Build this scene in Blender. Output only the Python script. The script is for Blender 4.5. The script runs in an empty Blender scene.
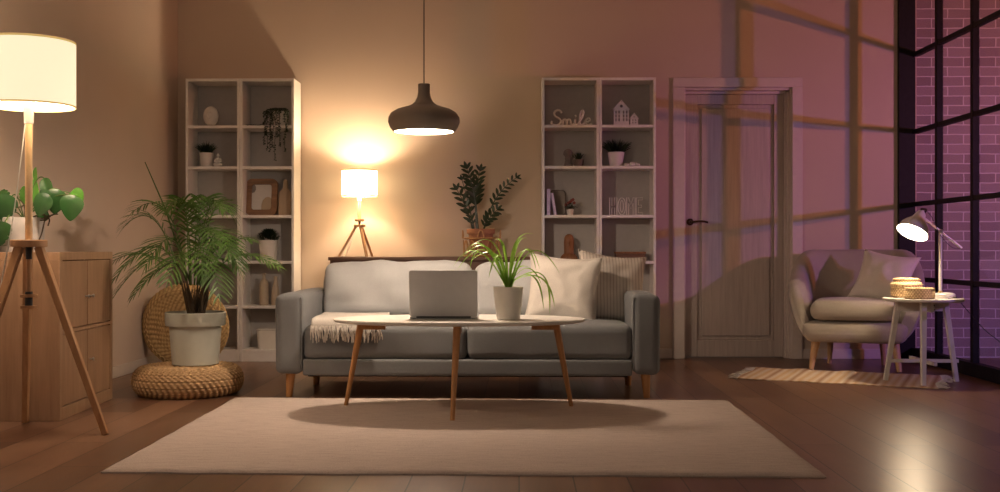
import bpy, bmesh, math, random
from mathutils import Vector, Matrix, noise, Euler
R = math.radians
random.seed(7)
S = bpy.context.scene
COL = S.collection

# ------------------------------------------------------------------ camera numbers
F = 1100.0
CZ = 0.81
TH = R(1.0)
def PX(px, Y):
    t = (px-500)/F
    return Y*(t*math.cos(TH)-math.sin(TH))/(math.cos(TH)+t*math.sin(TH))
def ZC(X, Y): return -X*math.sin(TH)+Y*math.cos(TH)
def PZ(py, X, Y): return CZ+(248-py)*ZC(X, Y)/F
def P(px, py, Y):
    X = PX(px, Y); return Vector((X, Y, PZ(py, X, Y)))

# ------------------------------------------------------------------ materials
def nodes_mat(name):
    m = bpy.data.materials.new(name); m.use_nodes = True
    nt = m.node_tree; nt.nodes.clear()
    out = nt.nodes.new('ShaderNodeOutputMaterial')
    b = nt.nodes.new('ShaderNodeBsdfPrincipled')
    nt.links.new(b.outputs[0], out.inputs[0])
    return m, nt, b, out
def coords(nt, scale=(1,1,1), rot=(0,0,0), kind='Object'):
    tc = nt.nodes.new('ShaderNodeTexCoord'); mp = nt.nodes.new('ShaderNodeMapping')
    mp.inputs['Scale'].default_value = scale; mp.inputs['Rotation'].default_value = rot
    nt.links.new(tc.outputs[kind], mp.inputs[0]); return mp.outputs[0]
def noise_tex(nt, vec, scale, detail=4, rough=.5):
    n = nt.nodes.new('ShaderNodeTexNoise'); n.inputs['Scale'].default_value = scale
    n.inputs['Detail'].default_value = detail; n.inputs['Roughness'].default_value = rough
    nt.links.new(vec, n.inputs['Vector']); return n.outputs['Fac']
def ramp(nt, fac, stops):
    r = nt.nodes.new('ShaderNodeValToRGB')
    while len(r.color_ramp.elements) < len(stops): r.color_ramp.elements.new(.5)
    for e, (p, c) in zip(r.color_ramp.elements, stops):
        e.position = p; e.color = (*c, 1)
    nt.links.new(fac, r.inputs[0]); return r.outputs[0]
def bump(nt, b, fac, strength, dist=.002):
    bp = nt.nodes.new('ShaderNodeBump'); bp.inputs['Strength'].default_value = strength
    bp.inputs['Distance'].default_value = dist
    nt.links.new(fac, bp.inputs['Height']); nt.links.new(bp.outputs[0], b.inputs['Normal'])
def mul(c, k): return tuple(min(1, x*k) for x in c)
def plain(name, c, rough=.5, metal=0, var=.08, scale=30, bmp=.1, stretch=(1,1,1), emit=None, es=0, spec=None):
    m, nt, b, o = nodes_mat(name)
    v = coords(nt, stretch)
    n = noise_tex(nt, v, scale)
    col = ramp(nt, n, [(.3, mul(c, 1-var)), (.7, mul(c, 1+var))])
    nt.links.new(col, b.inputs['Base Color'])
    b.inputs['Roughness'].default_value = rough; b.inputs['Metallic'].default_value = metal
    if spec is not None: b.inputs['Specular IOR Level'].default_value = spec
    if bmp: bump(nt, b, n, bmp)
    if emit: b.inputs['Emission Color'].default_value = (*emit, 1); b.inputs['Emission Strength'].default_value = es
    return m
def fabric(name, c, scale=420, bmp=.35, var=.12, rough=.95):
    m, nt, b, o = nodes_mat(name)
    v = coords(nt)
    n1 = noise_tex(nt, v, scale, 2); n2 = noise_tex(nt, v, 6, 3)
    mx = nt.nodes.new('ShaderNodeMath'); mx.operation = 'MULTIPLY_ADD'
    nt.links.new(n1, mx.inputs[0]); mx.inputs[1].default_value = .7
    sc = nt.nodes.new('ShaderNodeMath'); sc.operation = 'MULTIPLY'; sc.inputs[1].default_value = .3
    nt.links.new(n2, sc.inputs[0]); nt.links.new(sc.outputs[0], mx.inputs[2])
    col = ramp(nt, mx.outputs[0], [(.3, mul(c, 1-var)), (.7, mul(c, 1+var))])
    nt.links.new(col, b.inputs['Base Color']); b.inputs['Roughness'].default_value = rough
    b.inputs['Specular IOR Level'].default_value = .15
    b.inputs['Sheen Weight'].default_value = .15
    bump(nt, b, n1, bmp, .0015)
    return m
def wood(name, c1, c2, axis='Z', rough=.45, scale=3.5):
    m, nt, b, o = nodes_mat(name)
    st = {'X': (1, 14, 14), 'Y': (14, 1, 14), 'Z': (14, 14, 1)}[axis]
    v = coords(nt, st)
    n = noise_tex(nt, v, scale, 6, .6)
    col = ramp(nt, n, [(.3, c1), (.7, c2)])
    nt.links.new(col, b.inputs['Base Color']); b.inputs['Roughness'].default_value = rough
    bump(nt, b, n, .12, .001)
    return m

M = {}
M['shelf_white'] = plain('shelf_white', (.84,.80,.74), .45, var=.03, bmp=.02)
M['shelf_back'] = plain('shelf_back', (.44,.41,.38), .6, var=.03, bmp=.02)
M['white'] = plain('white_ceramic', (.72,.68,.63), .4, var=.03, bmp=.02)
M['cream'] = plain('cream_clay', (.46,.37,.27), .6, var=.05)
M['cream_pot'] = plain('cream_pot', (.80,.76,.68), .4, var=.02, bmp=.02)
M['sage_pot'] = plain('sage_pot', (.50,.50,.42), .4, var=.02, bmp=.02)
M['concrete'] = plain('concrete', (.50,.47,.44), .8, var=.15, scale=14)
M['dark_pot'] = plain('dark_pot', (.13,.10,.08), .7, var=.15)
M['terracotta'] = plain('terracotta', (.32,.14,.07), .7, var=.12, scale=20)
M['soil'] = plain('soil', (.05,.03,.02), .95, var=.5, scale=120, bmp=1)
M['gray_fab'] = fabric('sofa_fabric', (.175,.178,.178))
M['gray_fab_lit'] = fabric('sofa_fabric_lit', (.46,.46,.45))  # sofa grey lightened, lamplight on the back cushions painted into the colour
M['chair_fab'] = fabric('armchair_fabric', (.36,.31,.265))
M['beige_fab'] = fabric('beige_linen', (.68,.62,.54), 300)
M['throw'] = fabric('throw_wool', (.62,.57,.50), 200, .6)
M['oak'] = wood('oak', (.46,.27,.13), (.60,.37,.19), 'Z')
M['leg_wood'] = wood('leg_wood', (.42,.19,.06), (.55,.27,.10), 'Z')
M['lamp_wood'] = wood('lamp_wood', (.38,.19,.08), (.48,.27,.125), 'Z')
M['pole_wood'] = wood('pole_wood', (.62,.42,.22), (.72,.52,.30), 'Z')
M['cab_wood'] = wood('cabinet_oak', (.28,.16,.085), (.385,.235,.135), 'Z', .5)
M['cab_door'] = wood('cabinet_door_oak', (.265,.15,.08), (.37,.22,.125), 'Z', .5, 2.5)
M['walnut'] = wood('walnut', (.11,.05,.028), (.18,.09,.05), 'X', .45)
M['carved'] = wood('carved_wood', (.20,.08,.03), (.30,.13,.055), 'Z', .55)
M['frame_wood'] = wood('frame_wood', (.15,.075,.035), (.29,.155,.075), 'X', .6, 5)
M['board_wood'] = wood('board_wood', (.40,.28,.18), (.48,.35,.23), 'Z', .6)
M['cane'] = plain('cane', (.42,.22,.09), .55, var=.2, scale=60)
M['silver'] = plain('silver_metal', (.56,.56,.56), .42, .2, var=.02, bmp=0)
M['steel'] = plain('brushed_steel', (.6,.6,.6), .3, 1, var=.04, bmp=0)
M['bronze'] = plain('bronze', (.08,.055,.035), .4, .8, var=.1, bmp=0)
M['black'] = plain('black_metal', (.010,.009,.009), .6, 0, var=.2, bmp=.02, spec=.2)
M['black_plastic'] = plain('black_plastic', (.02,.02,.02), .5, var=.1, bmp=0)
M['screen'] = plain('laptop_screen', (.02,.02,.03), .15, var=.05, bmp=0, emit=(.6,.75,1), es=.6)
M['taupe'] = plain('taupe_shade', (.25,.20,.155), .42, var=.03, bmp=.02)
M['white_metal'] = plain('white_metal', (.75,.74,.72), .3, .1, var=.02, bmp=0)
M['table_white'] = plain('table_white', (.70,.66,.60), .38, var=.02, bmp=.01)
M['stone_grey'] = plain('stone_grey', (.20,.17,.155), .8, var=.15)
M['trim_white'] = plain('trim_white', (.60,.52,.45), .5, var=.03, bmp=.02)
M['red_petal'] = plain('red_petal', (.20,.035,.025), .6, var=.2)
M['lilac'] = plain('lilac_cover', (.55,.44,.62), .5, var=.03, bmp=.02)
M['grey_board'] = plain('grey_board', (.26,.22,.18), .6, var=.05)
M['white_cord'] = plain('white_cord', (.7,.68,.64), .5, var=.02, bmp=0)
M['gold_trim'] = plain('gold_trim', (.60,.43,.16), .5, var=.05)
M['gold_trim_glow'] = plain('gold_trim_glow', (.60,.43,.16), .5, var=.05, emit=(.85,.58,.22), es=.55)  # backlight from the shade painted in as a faint glow of the trim
M['print_paper'] = plain('print_paper', (.60,.56,.52), .7, var=.03)
M['print_beige'] = plain('print_beige', (.42,.32,.22), .7, var=.03)
def leafmat(name, c1, c2, rough=.4):
    m, nt, b, o = nodes_mat(name)
    n = noise_tex(nt, coords(nt), 7, 3)
    nt.links.new(ramp(nt, n, [(.3, c1), (.7, c2)]), b.inputs['Base Color'])
    b.inputs['Roughness'].default_value = rough
    b.inputs['Transmission Weight'].default_value = 0
    tr = nt.nodes.new('ShaderNodeBsdfTranslucent'); tr.inputs[0].default_value = (*mul(c2, 1.6), 1)
    mx = nt.nodes.new('ShaderNodeMixShader'); mx.inputs[0].default_value = .2
    nt.links.new(b.outputs[0], mx.inputs[1]); nt.links.new(tr.outputs[0], mx.inputs[2])
    nt.links.new(mx.outputs[0], o.inputs[0]); return m
M['leaf_palm'] = leafmat('leaf_palm', (.045,.105,.02), (.10,.19,.035))
M['leaf_dark'] = leafmat('leaf_dark', (.012,.025,.010), (.03,.05,.02))
M['leaf_grass'] = leafmat('leaf_grass', (.012,.028,.012), (.03,.055,.022))
M['leaf_bright'] = leafmat('leaf_bright', (.15,.32,.03), (.30,.50,.07))
M['leaf_monstera'] = leafmat('leaf_monstera', (.010,.050,.012), (.024,.095,.018), .35)
M['leaf_lime'] = leafmat('leaf_lime', (.05,.19,.02), (.09,.26,.03), .35)
M['stem'] = plain('stem', (.07,.045,.022), .7, var=.2)
M['stem_green'] = plain('stem_green', (.08,.13,.03), .6, var=.2)

# wicker with crevice shade painted into the colour by an attribute
def wicker(name, c1, c2):
    m, nt, b, o = nodes_mat(name)
    at = nt.nodes.new('ShaderNodeAttribute'); at.attribute_name = 'weave'
    n = noise_tex(nt, coords(nt), 40, 3)
    mm = nt.nodes.new('ShaderNodeMath'); mm.operation = 'MULTIPLY_ADD'
    nt.links.new(n, mm.inputs[0]); mm.inputs[1].default_value = .5
    s2 = nt.nodes.new('ShaderNodeMath'); s2.operation = 'MULTIPLY'; s2.inputs[1].default_value = .75
    nt.links.new(at.outputs['Fac'], s2.inputs[0]); nt.links.new(s2.outputs[0], mm.inputs[2])
    nt.links.new(ramp(nt, mm.outputs[0], [(.15, c1), (.75, c2)]), b.inputs['Base Color'])
    b.inputs['Roughness'].default_value = .75
    return m
M['wicker'] = wicker('wicker', (.17,.09,.03), (.52,.33,.16))
M['wicker_gold'] = wicker('wicker_gold', (.22,.12,.04), (.58,.40,.18))
M['wicker_pale'] = wicker('wicker_pale', (.34,.19,.07), (.78,.58,.34))

# emissive pieces
def shade_mat(name, c, es):
    m, nt, b, o = nodes_mat(name)
    n = noise_tex(nt, coords(nt), 200, 2)
    nt.links.new(ramp(nt, n, [(.3, (.80,.74,.62)), (.7, (.86,.80,.70))]), b.inputs['Base Color'])
    b.inputs['Roughness'].default_value = .9
    b.inputs['Emission Color'].default_value = (*c, 1); b.inputs['Emission Strength'].default_value = es
    return m
M['shade_big'] = shade_mat('shade_big', (1,.82,.54), 1.0)
M['shade_small'] = shade_mat('shade_small', (1,.74,.42), 9.0)
M['glow'] = plain('glow_white', (.9,.88,.82), .5, emit=(1,.90,.72), es=4.0, bmp=0)
M['glow_soft'] = plain('glow_soft', (.9,.88,.82), .5, emit=(1,.88,.70), es=3.0, bmp=0)
M['bulb'] = plain('bulb_glow', (.9,.9,.9), .5, emit=(1,.85,.6), es=22, bmp=0)

# walls
def wall_mat(name, c):
    m, nt, b, o = nodes_mat(name)
    v = coords(nt); n = noise_tex(nt, v, 1.3, 3); n2 = noise_tex(nt, v, 90, 3)
    nt.links.new(ramp(nt, n, [(.3, mul(c, .97)), (.7, mul(c, 1.03))]), b.inputs['Base Color'])
    b.inputs['Roughness'].default_value = .85; bump(nt, b, n2, .08, .001); return m
M['wall'] = wall_mat('wall_plaster', (.53,.425,.33))
M['wall_l'] = wall_mat('wall_plaster_left', (.60,.48,.39))
M['ceil'] = wall_mat('ceiling_plaster', (.6,.55,.5))
# floor planks run along Y
def floor_mat():
    m, nt, b, o = nodes_mat('floor_planks')
    v = coords(nt, rot=(0,0,R(90)))
    br = nt.nodes.new('ShaderNodeTexBrick'); nt.links.new(v, br.inputs['Vector'])
    br.inputs['Scale'].default_value = 1; br.inputs['Brick Width'].default_value = 1.35
    br.inputs['Row Height'].default_value = .19; br.inputs['Mortar Size'].default_value = .003
    br.inputs['Mortar Smooth'].default_value = .3
    br.offset = .37; br.offset_frequency = 2
    br.inputs['Color1'].default_value = (.0,.0,.0,1); br.inputs['Color2'].default_value = (1,1,1,1)
    br.inputs['Mortar'].default_value = (.5,.5,.5,1)
    n = noise_tex(nt, coords(nt, (11, .9, 1)), 4, 8, .65)
    n2 = noise_tex(nt, coords(nt, (3, .5, 1)), 2, 3)
    a = nt.nodes.new('ShaderNodeMix'); a.data_type = 'FLOAT'; a.inputs[0].default_value = .38
    nt.links.new(n, a.inputs[2]); nt.links.new(br.outputs['Color'], a.inputs[3])
    c = nt.nodes.new('ShaderNodeMix'); c.data_type = 'FLOAT'; c.inputs[0].default_value = .3
    nt.links.new(a.outputs[0], c.inputs[2]); nt.links.new(n2, c.inputs[3])
    col = ramp(nt, c.outputs[0], [(.28, (.075,.037,.021)), (.5, (.155,.080,.046)), (.72, (.25,.138,.082))])
    mx = nt.nodes.new('ShaderNodeMix'); mx.data_type = 'RGBA'
    nt.links.new(br.outputs['Fac'], mx.inputs[0]); nt.links.new(col, mx.inputs[6]); mx.inputs[7].default_value = (.03,.016,.01,1)
    nt.links.new(mx.outputs[2], b.inputs['Base Color'])
    rr = nt.nodes.new('ShaderNodeMapRange'); nt.links.new(n, rr.inputs[0])
    rr.inputs[3].default_value = .25; rr.inputs[4].default_value = .36
    nt.links.new(rr.outputs[0], b.inputs['Roughness']); b.inputs['Specular IOR Level'].default_value = .26
    inv = nt.nodes.new('ShaderNodeMath'); inv.operation = 'SUBTRACT'; inv.inputs[0].default_value = 1
    nt.links.new(br.outputs['Fac'], inv.inputs[1])
    ad = nt.nodes.new('ShaderNodeMath'); ad.operation = 'MULTIPLY_ADD'; nt.links.new(n, ad.inputs[0]); ad.inputs[1].default_value = .04
    nt.links.new(inv.outputs[0], ad.inputs[2])
    bump(nt, b, ad.outputs[0], .2, .0015)
    return m
M['floor'] = floor_mat()
def brick_mat():
    m, nt, b, o = nodes_mat('painted_brick')
    v = coords(nt, rot=(R(90),0,0))
    n0 = nt.nodes.new('ShaderNodeTexNoise'); n0.inputs['Scale'].default_value = 9; nt.links.new(v, n0.inputs['Vector'])
    vm = nt.nodes.new('ShaderNodeVectorMath'); vm.operation = 'MULTIPLY_ADD'
    nt.links.new(n0.outputs['Color'], vm.inputs[0]); vm.inputs[1].default_value = (.012,.008,.0); nt.links.new(v, vm.inputs[2])
    br = nt.nodes.new('ShaderNodeTexBrick'); nt.links.new(vm.outputs[0], br.inputs['Vector'])
    br.inputs['Scale'].default_value = 1; br.inputs['Brick Width'].default_value = .235
    br.inputs['Row Height'].default_value = .0715; br.inputs['Mortar Size'].default_value = .0048
    br.inputs['Mortar Smooth'].default_value = .35
    br.inputs['Color1'].default_value = (.24,.185,.175,1); br.inputs['Color2'].default_value = (.34,.27,.255,1)
    br.inputs['Mortar'].default_value = (.66,.60,.57,1)
    nt.links.new(br.outputs['Color'], b.inputs['Base Color']); b.inputs['Roughness'].default_value = .7
    n = noise_tex(nt, v, 60, 5)
    ad = nt.nodes.new('ShaderNodeMath'); ad.operation = 'MULTIPLY_ADD'; nt.links.new(n, ad.inputs[0]); ad.inputs[1].default_value = .5
    nt.links.new(br.outputs['Fac'], ad.inputs[2])
    bump(nt, b, ad.outputs[0], .8, .006)
    return m
M['brick'] = brick_mat()
def door_mat():
    m, nt, b, o = nodes_mat('door_laminate')
    n = noise_tex(nt, coords(nt, (16, 16, .8)), 4, 7, .6)
    nt.links.new(ramp(nt, n, [(.3, (.40,.33,.28)), (.7, (.52,.44,.38))]), b.inputs['Base Color'])
    b.inputs['Roughness'].default_value = .5; bump(nt, b, n, .12, .001); return m
M['door'] = door_mat()
def glass_mat():
    m, nt, b, o = nodes_mat('window_glass')
    tr = nt.nodes.new('ShaderNodeBsdfTransparent'); tr.inputs[0].default_value = (.96,.97,.97,1)
    gl = nt.nodes.new('ShaderNodeBsdfGlossy'); gl.inputs['Roughness'].default_value = .02
    lw = nt.nodes.new('ShaderNodeLayerWeight'); lw.inputs[0].default_value = .5
    pw = nt.nodes.new('ShaderNodeMath'); pw.operation = 'POWER'; pw.inputs[1].default_value = 5
    nt.links.new(lw.outputs['Facing'], pw.inputs[0])
    fr = nt.nodes.new('ShaderNodeMath'); fr.operation = 'MULTIPLY_ADD'; fr.inputs[1].default_value = .5; fr.inputs[2].default_value = .02
    nt.links.new(pw.outputs[0], fr.inputs[0])
    mx = nt.nodes.new('ShaderNodeMixShader')
    nt.links.new(fr.outputs[0], mx.inputs[0]); nt.links.new(tr.outputs[0], mx.inputs[1]); nt.links.new(gl.outputs[0], mx.inputs[2])
    nt.links.new(mx.outputs[0], o.inputs[0]); return m
M['glass'] = glass_mat()
def rug_mat():
    m, nt, b, o = nodes_mat('rug_pile')
    v = coords(nt, (1,1,1)); n = noise_tex(nt, v, 160, 4, .7); n2 = noise_tex(nt, coords(nt, (2, 9, 1)), 5, 5, .65)
    a = nt.nodes.new('ShaderNodeMix'); a.data_type = 'FLOAT'; a.inputs[0].default_value = .5
    nt.links.new(n, a.inputs[2]); nt.links.new(n2, a.inputs[3])
    nt.links.new(ramp(nt, a.outputs[0], [(.3, (.37,.30,.25)), (.5, (.51,.42,.36)), (.7, (.57,.48,.415))]), b.inputs['Base Color'])
    b.inputs['Roughness'].default_value = 1; b.inputs['Specular IOR Level'].default_value = .05
    bump(nt, b, a.outputs[0], .9, .006); return m
M['rug'] = rug_mat()
def stripe_mat(name, cols, period, axis=0, bmp=.4):
    m, nt, b, o = nodes_mat(name)
    v = coords(nt); sx = nt.nodes.new('ShaderNodeSeparateXYZ')
    n0 = nt.nodes.new('ShaderNodeTexNoise'); n0.inputs['Scale'].default_value = 3; nt.links.new(v, n0.inputs['Vector'])
    vm = nt.nodes.new('ShaderNodeVectorMath'); vm.operation = 'MULTIPLY_ADD'
    nt.links.new(n0.outputs['Color'], vm.inputs[0]); vm.inputs[1].default_value = (.01,.01,.0); nt.links.new(v, vm.inputs[2])
    nt.links.new(vm.outputs[0], sx.inputs[0])
    fr = nt.nodes.new('ShaderNodeMath'); fr.operation = 'PINGPONG'; fr.inputs[1].default_value = period
    nt.links.new(sx.outputs[axis], fr.inputs[0])
    dv = nt.nodes.new('ShaderNodeMath'); dv.operation = 'DIVIDE'; dv.inputs[1].default_value = period
    nt.links.new(fr.outputs[0], dv.inputs[0])
    k = len(cols); nt.links.new(ramp(nt, dv.outputs[0], [(i/(k-1), c) for i, c in enumerate(cols)]), b.inputs['Base Color'])
    b.inputs['Roughness'].default_value = 1; b.inputs['Specular IOR Level'].default_value = .1
    bump(nt, b, noise_tex(nt, v, 200, 2), bmp, .002)
    return m
M['runner'] = stripe_mat('runner_stripes', [(.62,.50,.36),(.55,.36,.20),(.62,.52,.40),(.35,.20,.11),(.64,.52,.38),(.52,.34,.19),(.60,.50,.38)], .16)
M['ribbed'] = stripe_mat('ribbed_linen', [(.58,.51,.44),(.60,.53,.46),(.36,.30,.25)], .0095)

# ------------------------------------------------------------------ mesh builder
class MB:
    def __init__(s): s.v = []; s.f = []; s.a = None
    def add(s, vs, fs):
        o = len(s.v); s.v += [Vector(v) for v in vs]; s.f += [tuple(i+o for i in f) for f in fs]
        return s
    def box(s, x0, x1, y0, y1, z0, z1, mat=None):
        vs = [Vector((x, y, z)) for z in (z0, z1) for y in (y0, y1) for x in (x0, x1)]
        if mat: vs = [mat @ v for v in vs]
        return s.add(vs, [(0,2,3,1),(4,5,7,6),(0,1,5,4),(2,6,7,3),(0,4,6,2),(1,3,7,5)])
    def rbox(s, hx, hy, hz, r, mat=None, n=6, fn=None):
        def ax(h):
            rr = min(r, h*.999); L = [-h, -h+rr*.25, -h+rr*.55, -h+rr]
            k = max(1, n)
            L += [-h+rr + (2*h-2*rr)*i/k for i in range(1, k)] if h-rr > 1e-4 else []
            return L + [h-rr, h-rr*.55, h-rr*.25, h]
        A = [ax(hx), ax(hy), ax(hz)]; H = (hx, hy, hz); idx = {}
        def vert(i, j, k):
            key = (i, j, k)
            if key in idx: return idx[key]
            p = Vector((A[0][i], A[1][j], A[2][k]))
            inn = Vector([max(-H[a]+min(r, H[a]*.999), min(H[a]-min(r, H[a]*.999), p[a])) for a in range(3)])
            d = p-inn
            q = inn + d.normalized()*min(r, min(H)*1.0) if d.length > 1e-9 else p
            if d.length > 1e-9:
                q = inn + Vector([d.normalized()[a]*min(r, H[a]) for a in range(3)])
            if fn: q = fn(q)
            if mat: q = mat @ q
            idx[key] = len(s.v); s.v.append(q); return idx[key]
        nx, ny, nz = len(A[0])-1, len(A[1])-1, len(A[2])-1
        for i in range(nx):
            for j in range(ny):
                s.f.append((vert(i,j,0), vert(i,j+1,0), vert(i+1,j+1,0), vert(i+1,j,0)))
                s.f.append((vert(i,j,nz), vert(i+1,j,nz), vert(i+1,j+1,nz), vert(i,j+1,nz)))
        for i in range(nx):
            for k in range(nz):
                s.f.append((vert(i,0,k), vert(i+1,0,k), vert(i+1,0,k+1), vert(i,0,k+1)))
                s.f.append((vert(i,ny,k), vert(i,ny,k+1), vert(i+1,ny,k+1), vert(i+1,ny,k)))
        for j in range(ny):
            for k in range(nz):
                s.f.append((vert(0,j,k), vert(0,j,k+1), vert(0,j+1,k+1), vert(0,j+1,k)))
                s.f.append((vert(nx,j,k), vert(nx,j+1,k), vert(nx,j+1,k+1), vert(nx,j,k+1)))
        return s
    def tube(s, pts, rad, n=10, sq=False, caps=True):
        pts = [Vector(p) for p in pts]
        if not isinstance(rad, (list, tuple)): rad = [rad]*len(pts)
        rings = []; up = None
        for i, p in enumerate(pts):
            d = (pts[min(i+1, len(pts)-1)]-pts[max(i-1, 0)]).normalized()
            if up is None:
                up = Vector((0,0,1)) if abs(d.z) < .9 else Vector((0,1,0))
            x = d.cross(up)
            if x.length < 1e-5: x = d.orthogonal()
            x.normalize(); y = x.cross(d).normalized(); up = y
            o = len(s.v); off = math.pi/4 if sq else 0; k = 4 if sq else n
            for j in range(k):
                a = 2*math.pi*j/k+off
                s.v.append(p+(x*math.cos(a)+y*math.sin(a))*rad[i]*(1.414 if sq else 1))
            rings.append((o, k))
        for (a, k), (b, _) in zip(rings, rings[1:]):
            for j in range(k): s.f.append((a+j, a+(j+1)%k, b+(j+1)%k, b+j))
        if caps:
            a, k = rings[0]; s.f.append(tuple(a+j for j in reversed(range(k))))
            a, k = rings[-1]; s.f.append(tuple(a+j for j in range(k)))
        return s
    def lathe(s, prof, c=(0,0,0), n=32, mat=None, close=False, sx=1, sy=1):
        c = Vector(c); o = len(s.v)
        for (r, z) in prof:
            for j in range(n):
                a = 2*math.pi*j/n
                p = Vector((r*math.cos(a)*sx, r*math.sin(a)*sy, z))
                if mat: p = mat @ p
                s.v.append(p+c)
        m = len(prof)
        for i in range(m-1 if not close else m):
            i2 = (i+1) % m
            for j in range(n): s.f.append((o+i*n+j, o+i*n+(j+1)%n, o+i2*n+(j+1)%n, o+i2*n+j))
        if not close:
            s.f.append(tuple(o+j for j in reversed(range(n)))); s.f.append(tuple(o+(m-1)*n+j for j in range(n)))
        return s
    def ball(s, c, rx, ry=None, rz=None, n=16, m=10, mat=None):
        ry = ry or rx; rz = rz or rx
        prof = [(max(1e-4, math.sin(math.pi*i/m)), -math.cos(math.pi*i/m)) for i in range(m+1)]
        mm = Matrix.Diagonal((rx, ry, rz)).to_4x4()
        if mat: mm = mat @ mm
        return s.lathe(prof, c, n, mm)
    def prism(s, poly, y0, y1, mat=None):      # polygon in XZ, extruded along Y
        n = len(poly); vs = [Vector((x, y0, z)) for x, z in poly]+[Vector((x, y1, z)) for x, z in poly]
        if mat: vs = [mat @ v for v in vs]
        return s.add(vs, [tuple(range(n)), tuple(reversed(range(n, 2*n)))]+[(i, i+n, (i+1)%n+n, (i+1)%n) for i in range(n)])
    def slab(s, poly, z0, z1, mat=None):       # polygon in XY, extruded along Z
        n = len(poly); vs = [Vector((x, y, z0)) for x, y in poly]+[Vector((x, y, z1)) for x, y in poly]
        if mat: vs = [mat @ v for v in vs]
        return s.add(vs, [tuple(reversed(range(n))), tuple(range(n, 2*n))]+[(i, (i+1)%n, (i+1)%n+n, i+n) for i in range(n)])
    def ring(s, outer, inner, y0, y1):         # frame between two same-length loops in XZ
        n = len(outer); o = len(s.v)
        for L, y in ((outer, y0), (inner, y0), (inner, y1), (outer, y1)):
            s.v += [Vector((x, y, z)) for x, z in L]
        for k in range(4):
            k2 = (k+1) % 4
            for i in range(n):
                j = (i+1) % n
                s.f.append((o+k*n+i, o+k2*n+i, o+k2*n+j, o+k*n+j))
        return s
    def grid(s, fn, nu, nv):
        o = len(s.v)
        for i in range(nu+1):
            for j in range(nv+1): s.v.append(Vector(fn(i/nu, j/nv)))
        for i in range(nu):
            for j in range(nv):
                a = o+i*(nv+1)+j; s.f.append((a, a+nv+1, a+nv+2, a+1))
        return s
    def leaf(s, pts, W, shape, nrm=None, fold=.25, nw=2):
        # strip along pts, half width W*shape(t); folded about the midrib
        n = len(pts); o = len(s.v); pts = [Vector(p) for p in pts]
        nn = Vector(nrm) if nrm is not None else Vector((0,0,1))
        for i, p in enumerate(pts):
            d = (pts[min(i+1, n-1)]-pts[max(i-1, 0)]).normalized()
            sd = d.cross(nn)
            if sd.length < 1e-3: sd = d.orthogonal()
            sd.normalize(); up = sd.cross(d).normalized()
            w = W*shape(i/(n-1))
            for k in range(-nw, nw+1):
                q = k/nw; s.v.append(p+sd*w*q+up*abs(q)*w*fold)
        m = 2*nw+1
        for i in range(n-1):
            for k in range(m-1):
                a = o+i*m+k; s.f.append((a, a+1, a+m+1, a+m))
        return s
    def xf(s, mat): s.v = [mat @ v for v in s.v]; return s
    def build(s, name, mat, parent=None, smooth=True, bevel=0, loc=None, sub=0, angle=35):
        me = bpy.data.meshes.new(name); me.from_pydata([tuple(v) for v in s.v], [], s.f); me.update()
        bm = bmesh.new(); bm.from_mesh(me)
        if s.a is None: bmesh.ops.recalc_face_normals(bm, faces=bm.faces)
        else: bmesh.ops.recalc_face_normals(bm, faces=bm.faces)
        bm.to_mesh(me); bm.free()
        if s.a is not None:
            at = me.attributes.new('weave', 'FLOAT', 'POINT')
            for i, x in enumerate(s.a): at.data[i].value = x
        me.materials.append(M[mat] if isinstance(mat, str) else mat)
        ob = bpy.data.objects.new(name, me); COL.objects.link(ob)
        if loc is not None: ob.location = loc
        if parent: ob.parent = parent
        if bevel:
            md = ob.modifiers.new('bevel', 'BEVEL'); md.width = bevel; md.segments = 2; md.limit_method = 'ANGLE'; md.angle_limit = R(40)
        if sub:
            md = ob.modifiers.new('sub', 'SUBSURF'); md.levels = sub; md.render_levels = sub
        if smooth:
            for p in me.polygons: p.use_smooth = True
            try: me.set_sharp_from_angle(angle=R(angle))
            except Exception: pass
        return ob
def bez(a, b, c, n=10):
    a, b, c = Vector(a), Vector(b), Vector(c)
    return [a*(1-t)**2+b*2*t*(1-t)+c*t*t for t in [i/n for i in range(n+1)]]
def crom(pts, k=6):
    pts = [Vector(p) for p in pts]; out = []
    for i in range(len(pts)-1):
        p0 = pts[max(i-1, 0)]; p1 = pts[i]; p2 = pts[i+1]; p3 = pts[min(i+2, len(pts)-1)]
        for j in range(k):
            t = j/k
            out.append(.5*((2*p1)+(p2-p0)*t+(2*p0-5*p1+4*p2-p3)*t*t+(3*p1-p0-3*p2+p3)*t**3))
    out.append(pts[-1]); return out
def thing(name, label, cat, loc=(0,0,0), rz=0, group=None):
    o = bpy.data.objects.new(name, None); COL.objects.link(o); o.empty_display_size = .1
    o.location = loc; o.rotation_euler = (0, 0, rz)
    o['label'] = label; o['category'] = cat
    if group: o['group'] = group
    return o
def tag(o, label, cat, group=None):
    o['label'] = label; o['category'] = cat
    if group: o['group'] = group
    return o
def struct(o): o['kind'] = 'structure'; return o
def copy_tree(o, parent=None):
    c = o.copy(); COL.objects.link(c)
    if parent: c.parent = parent
    for ch in [x for x in list(COL.objects) if x.parent == o]: copy_tree(ch, c)
    return c

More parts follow.
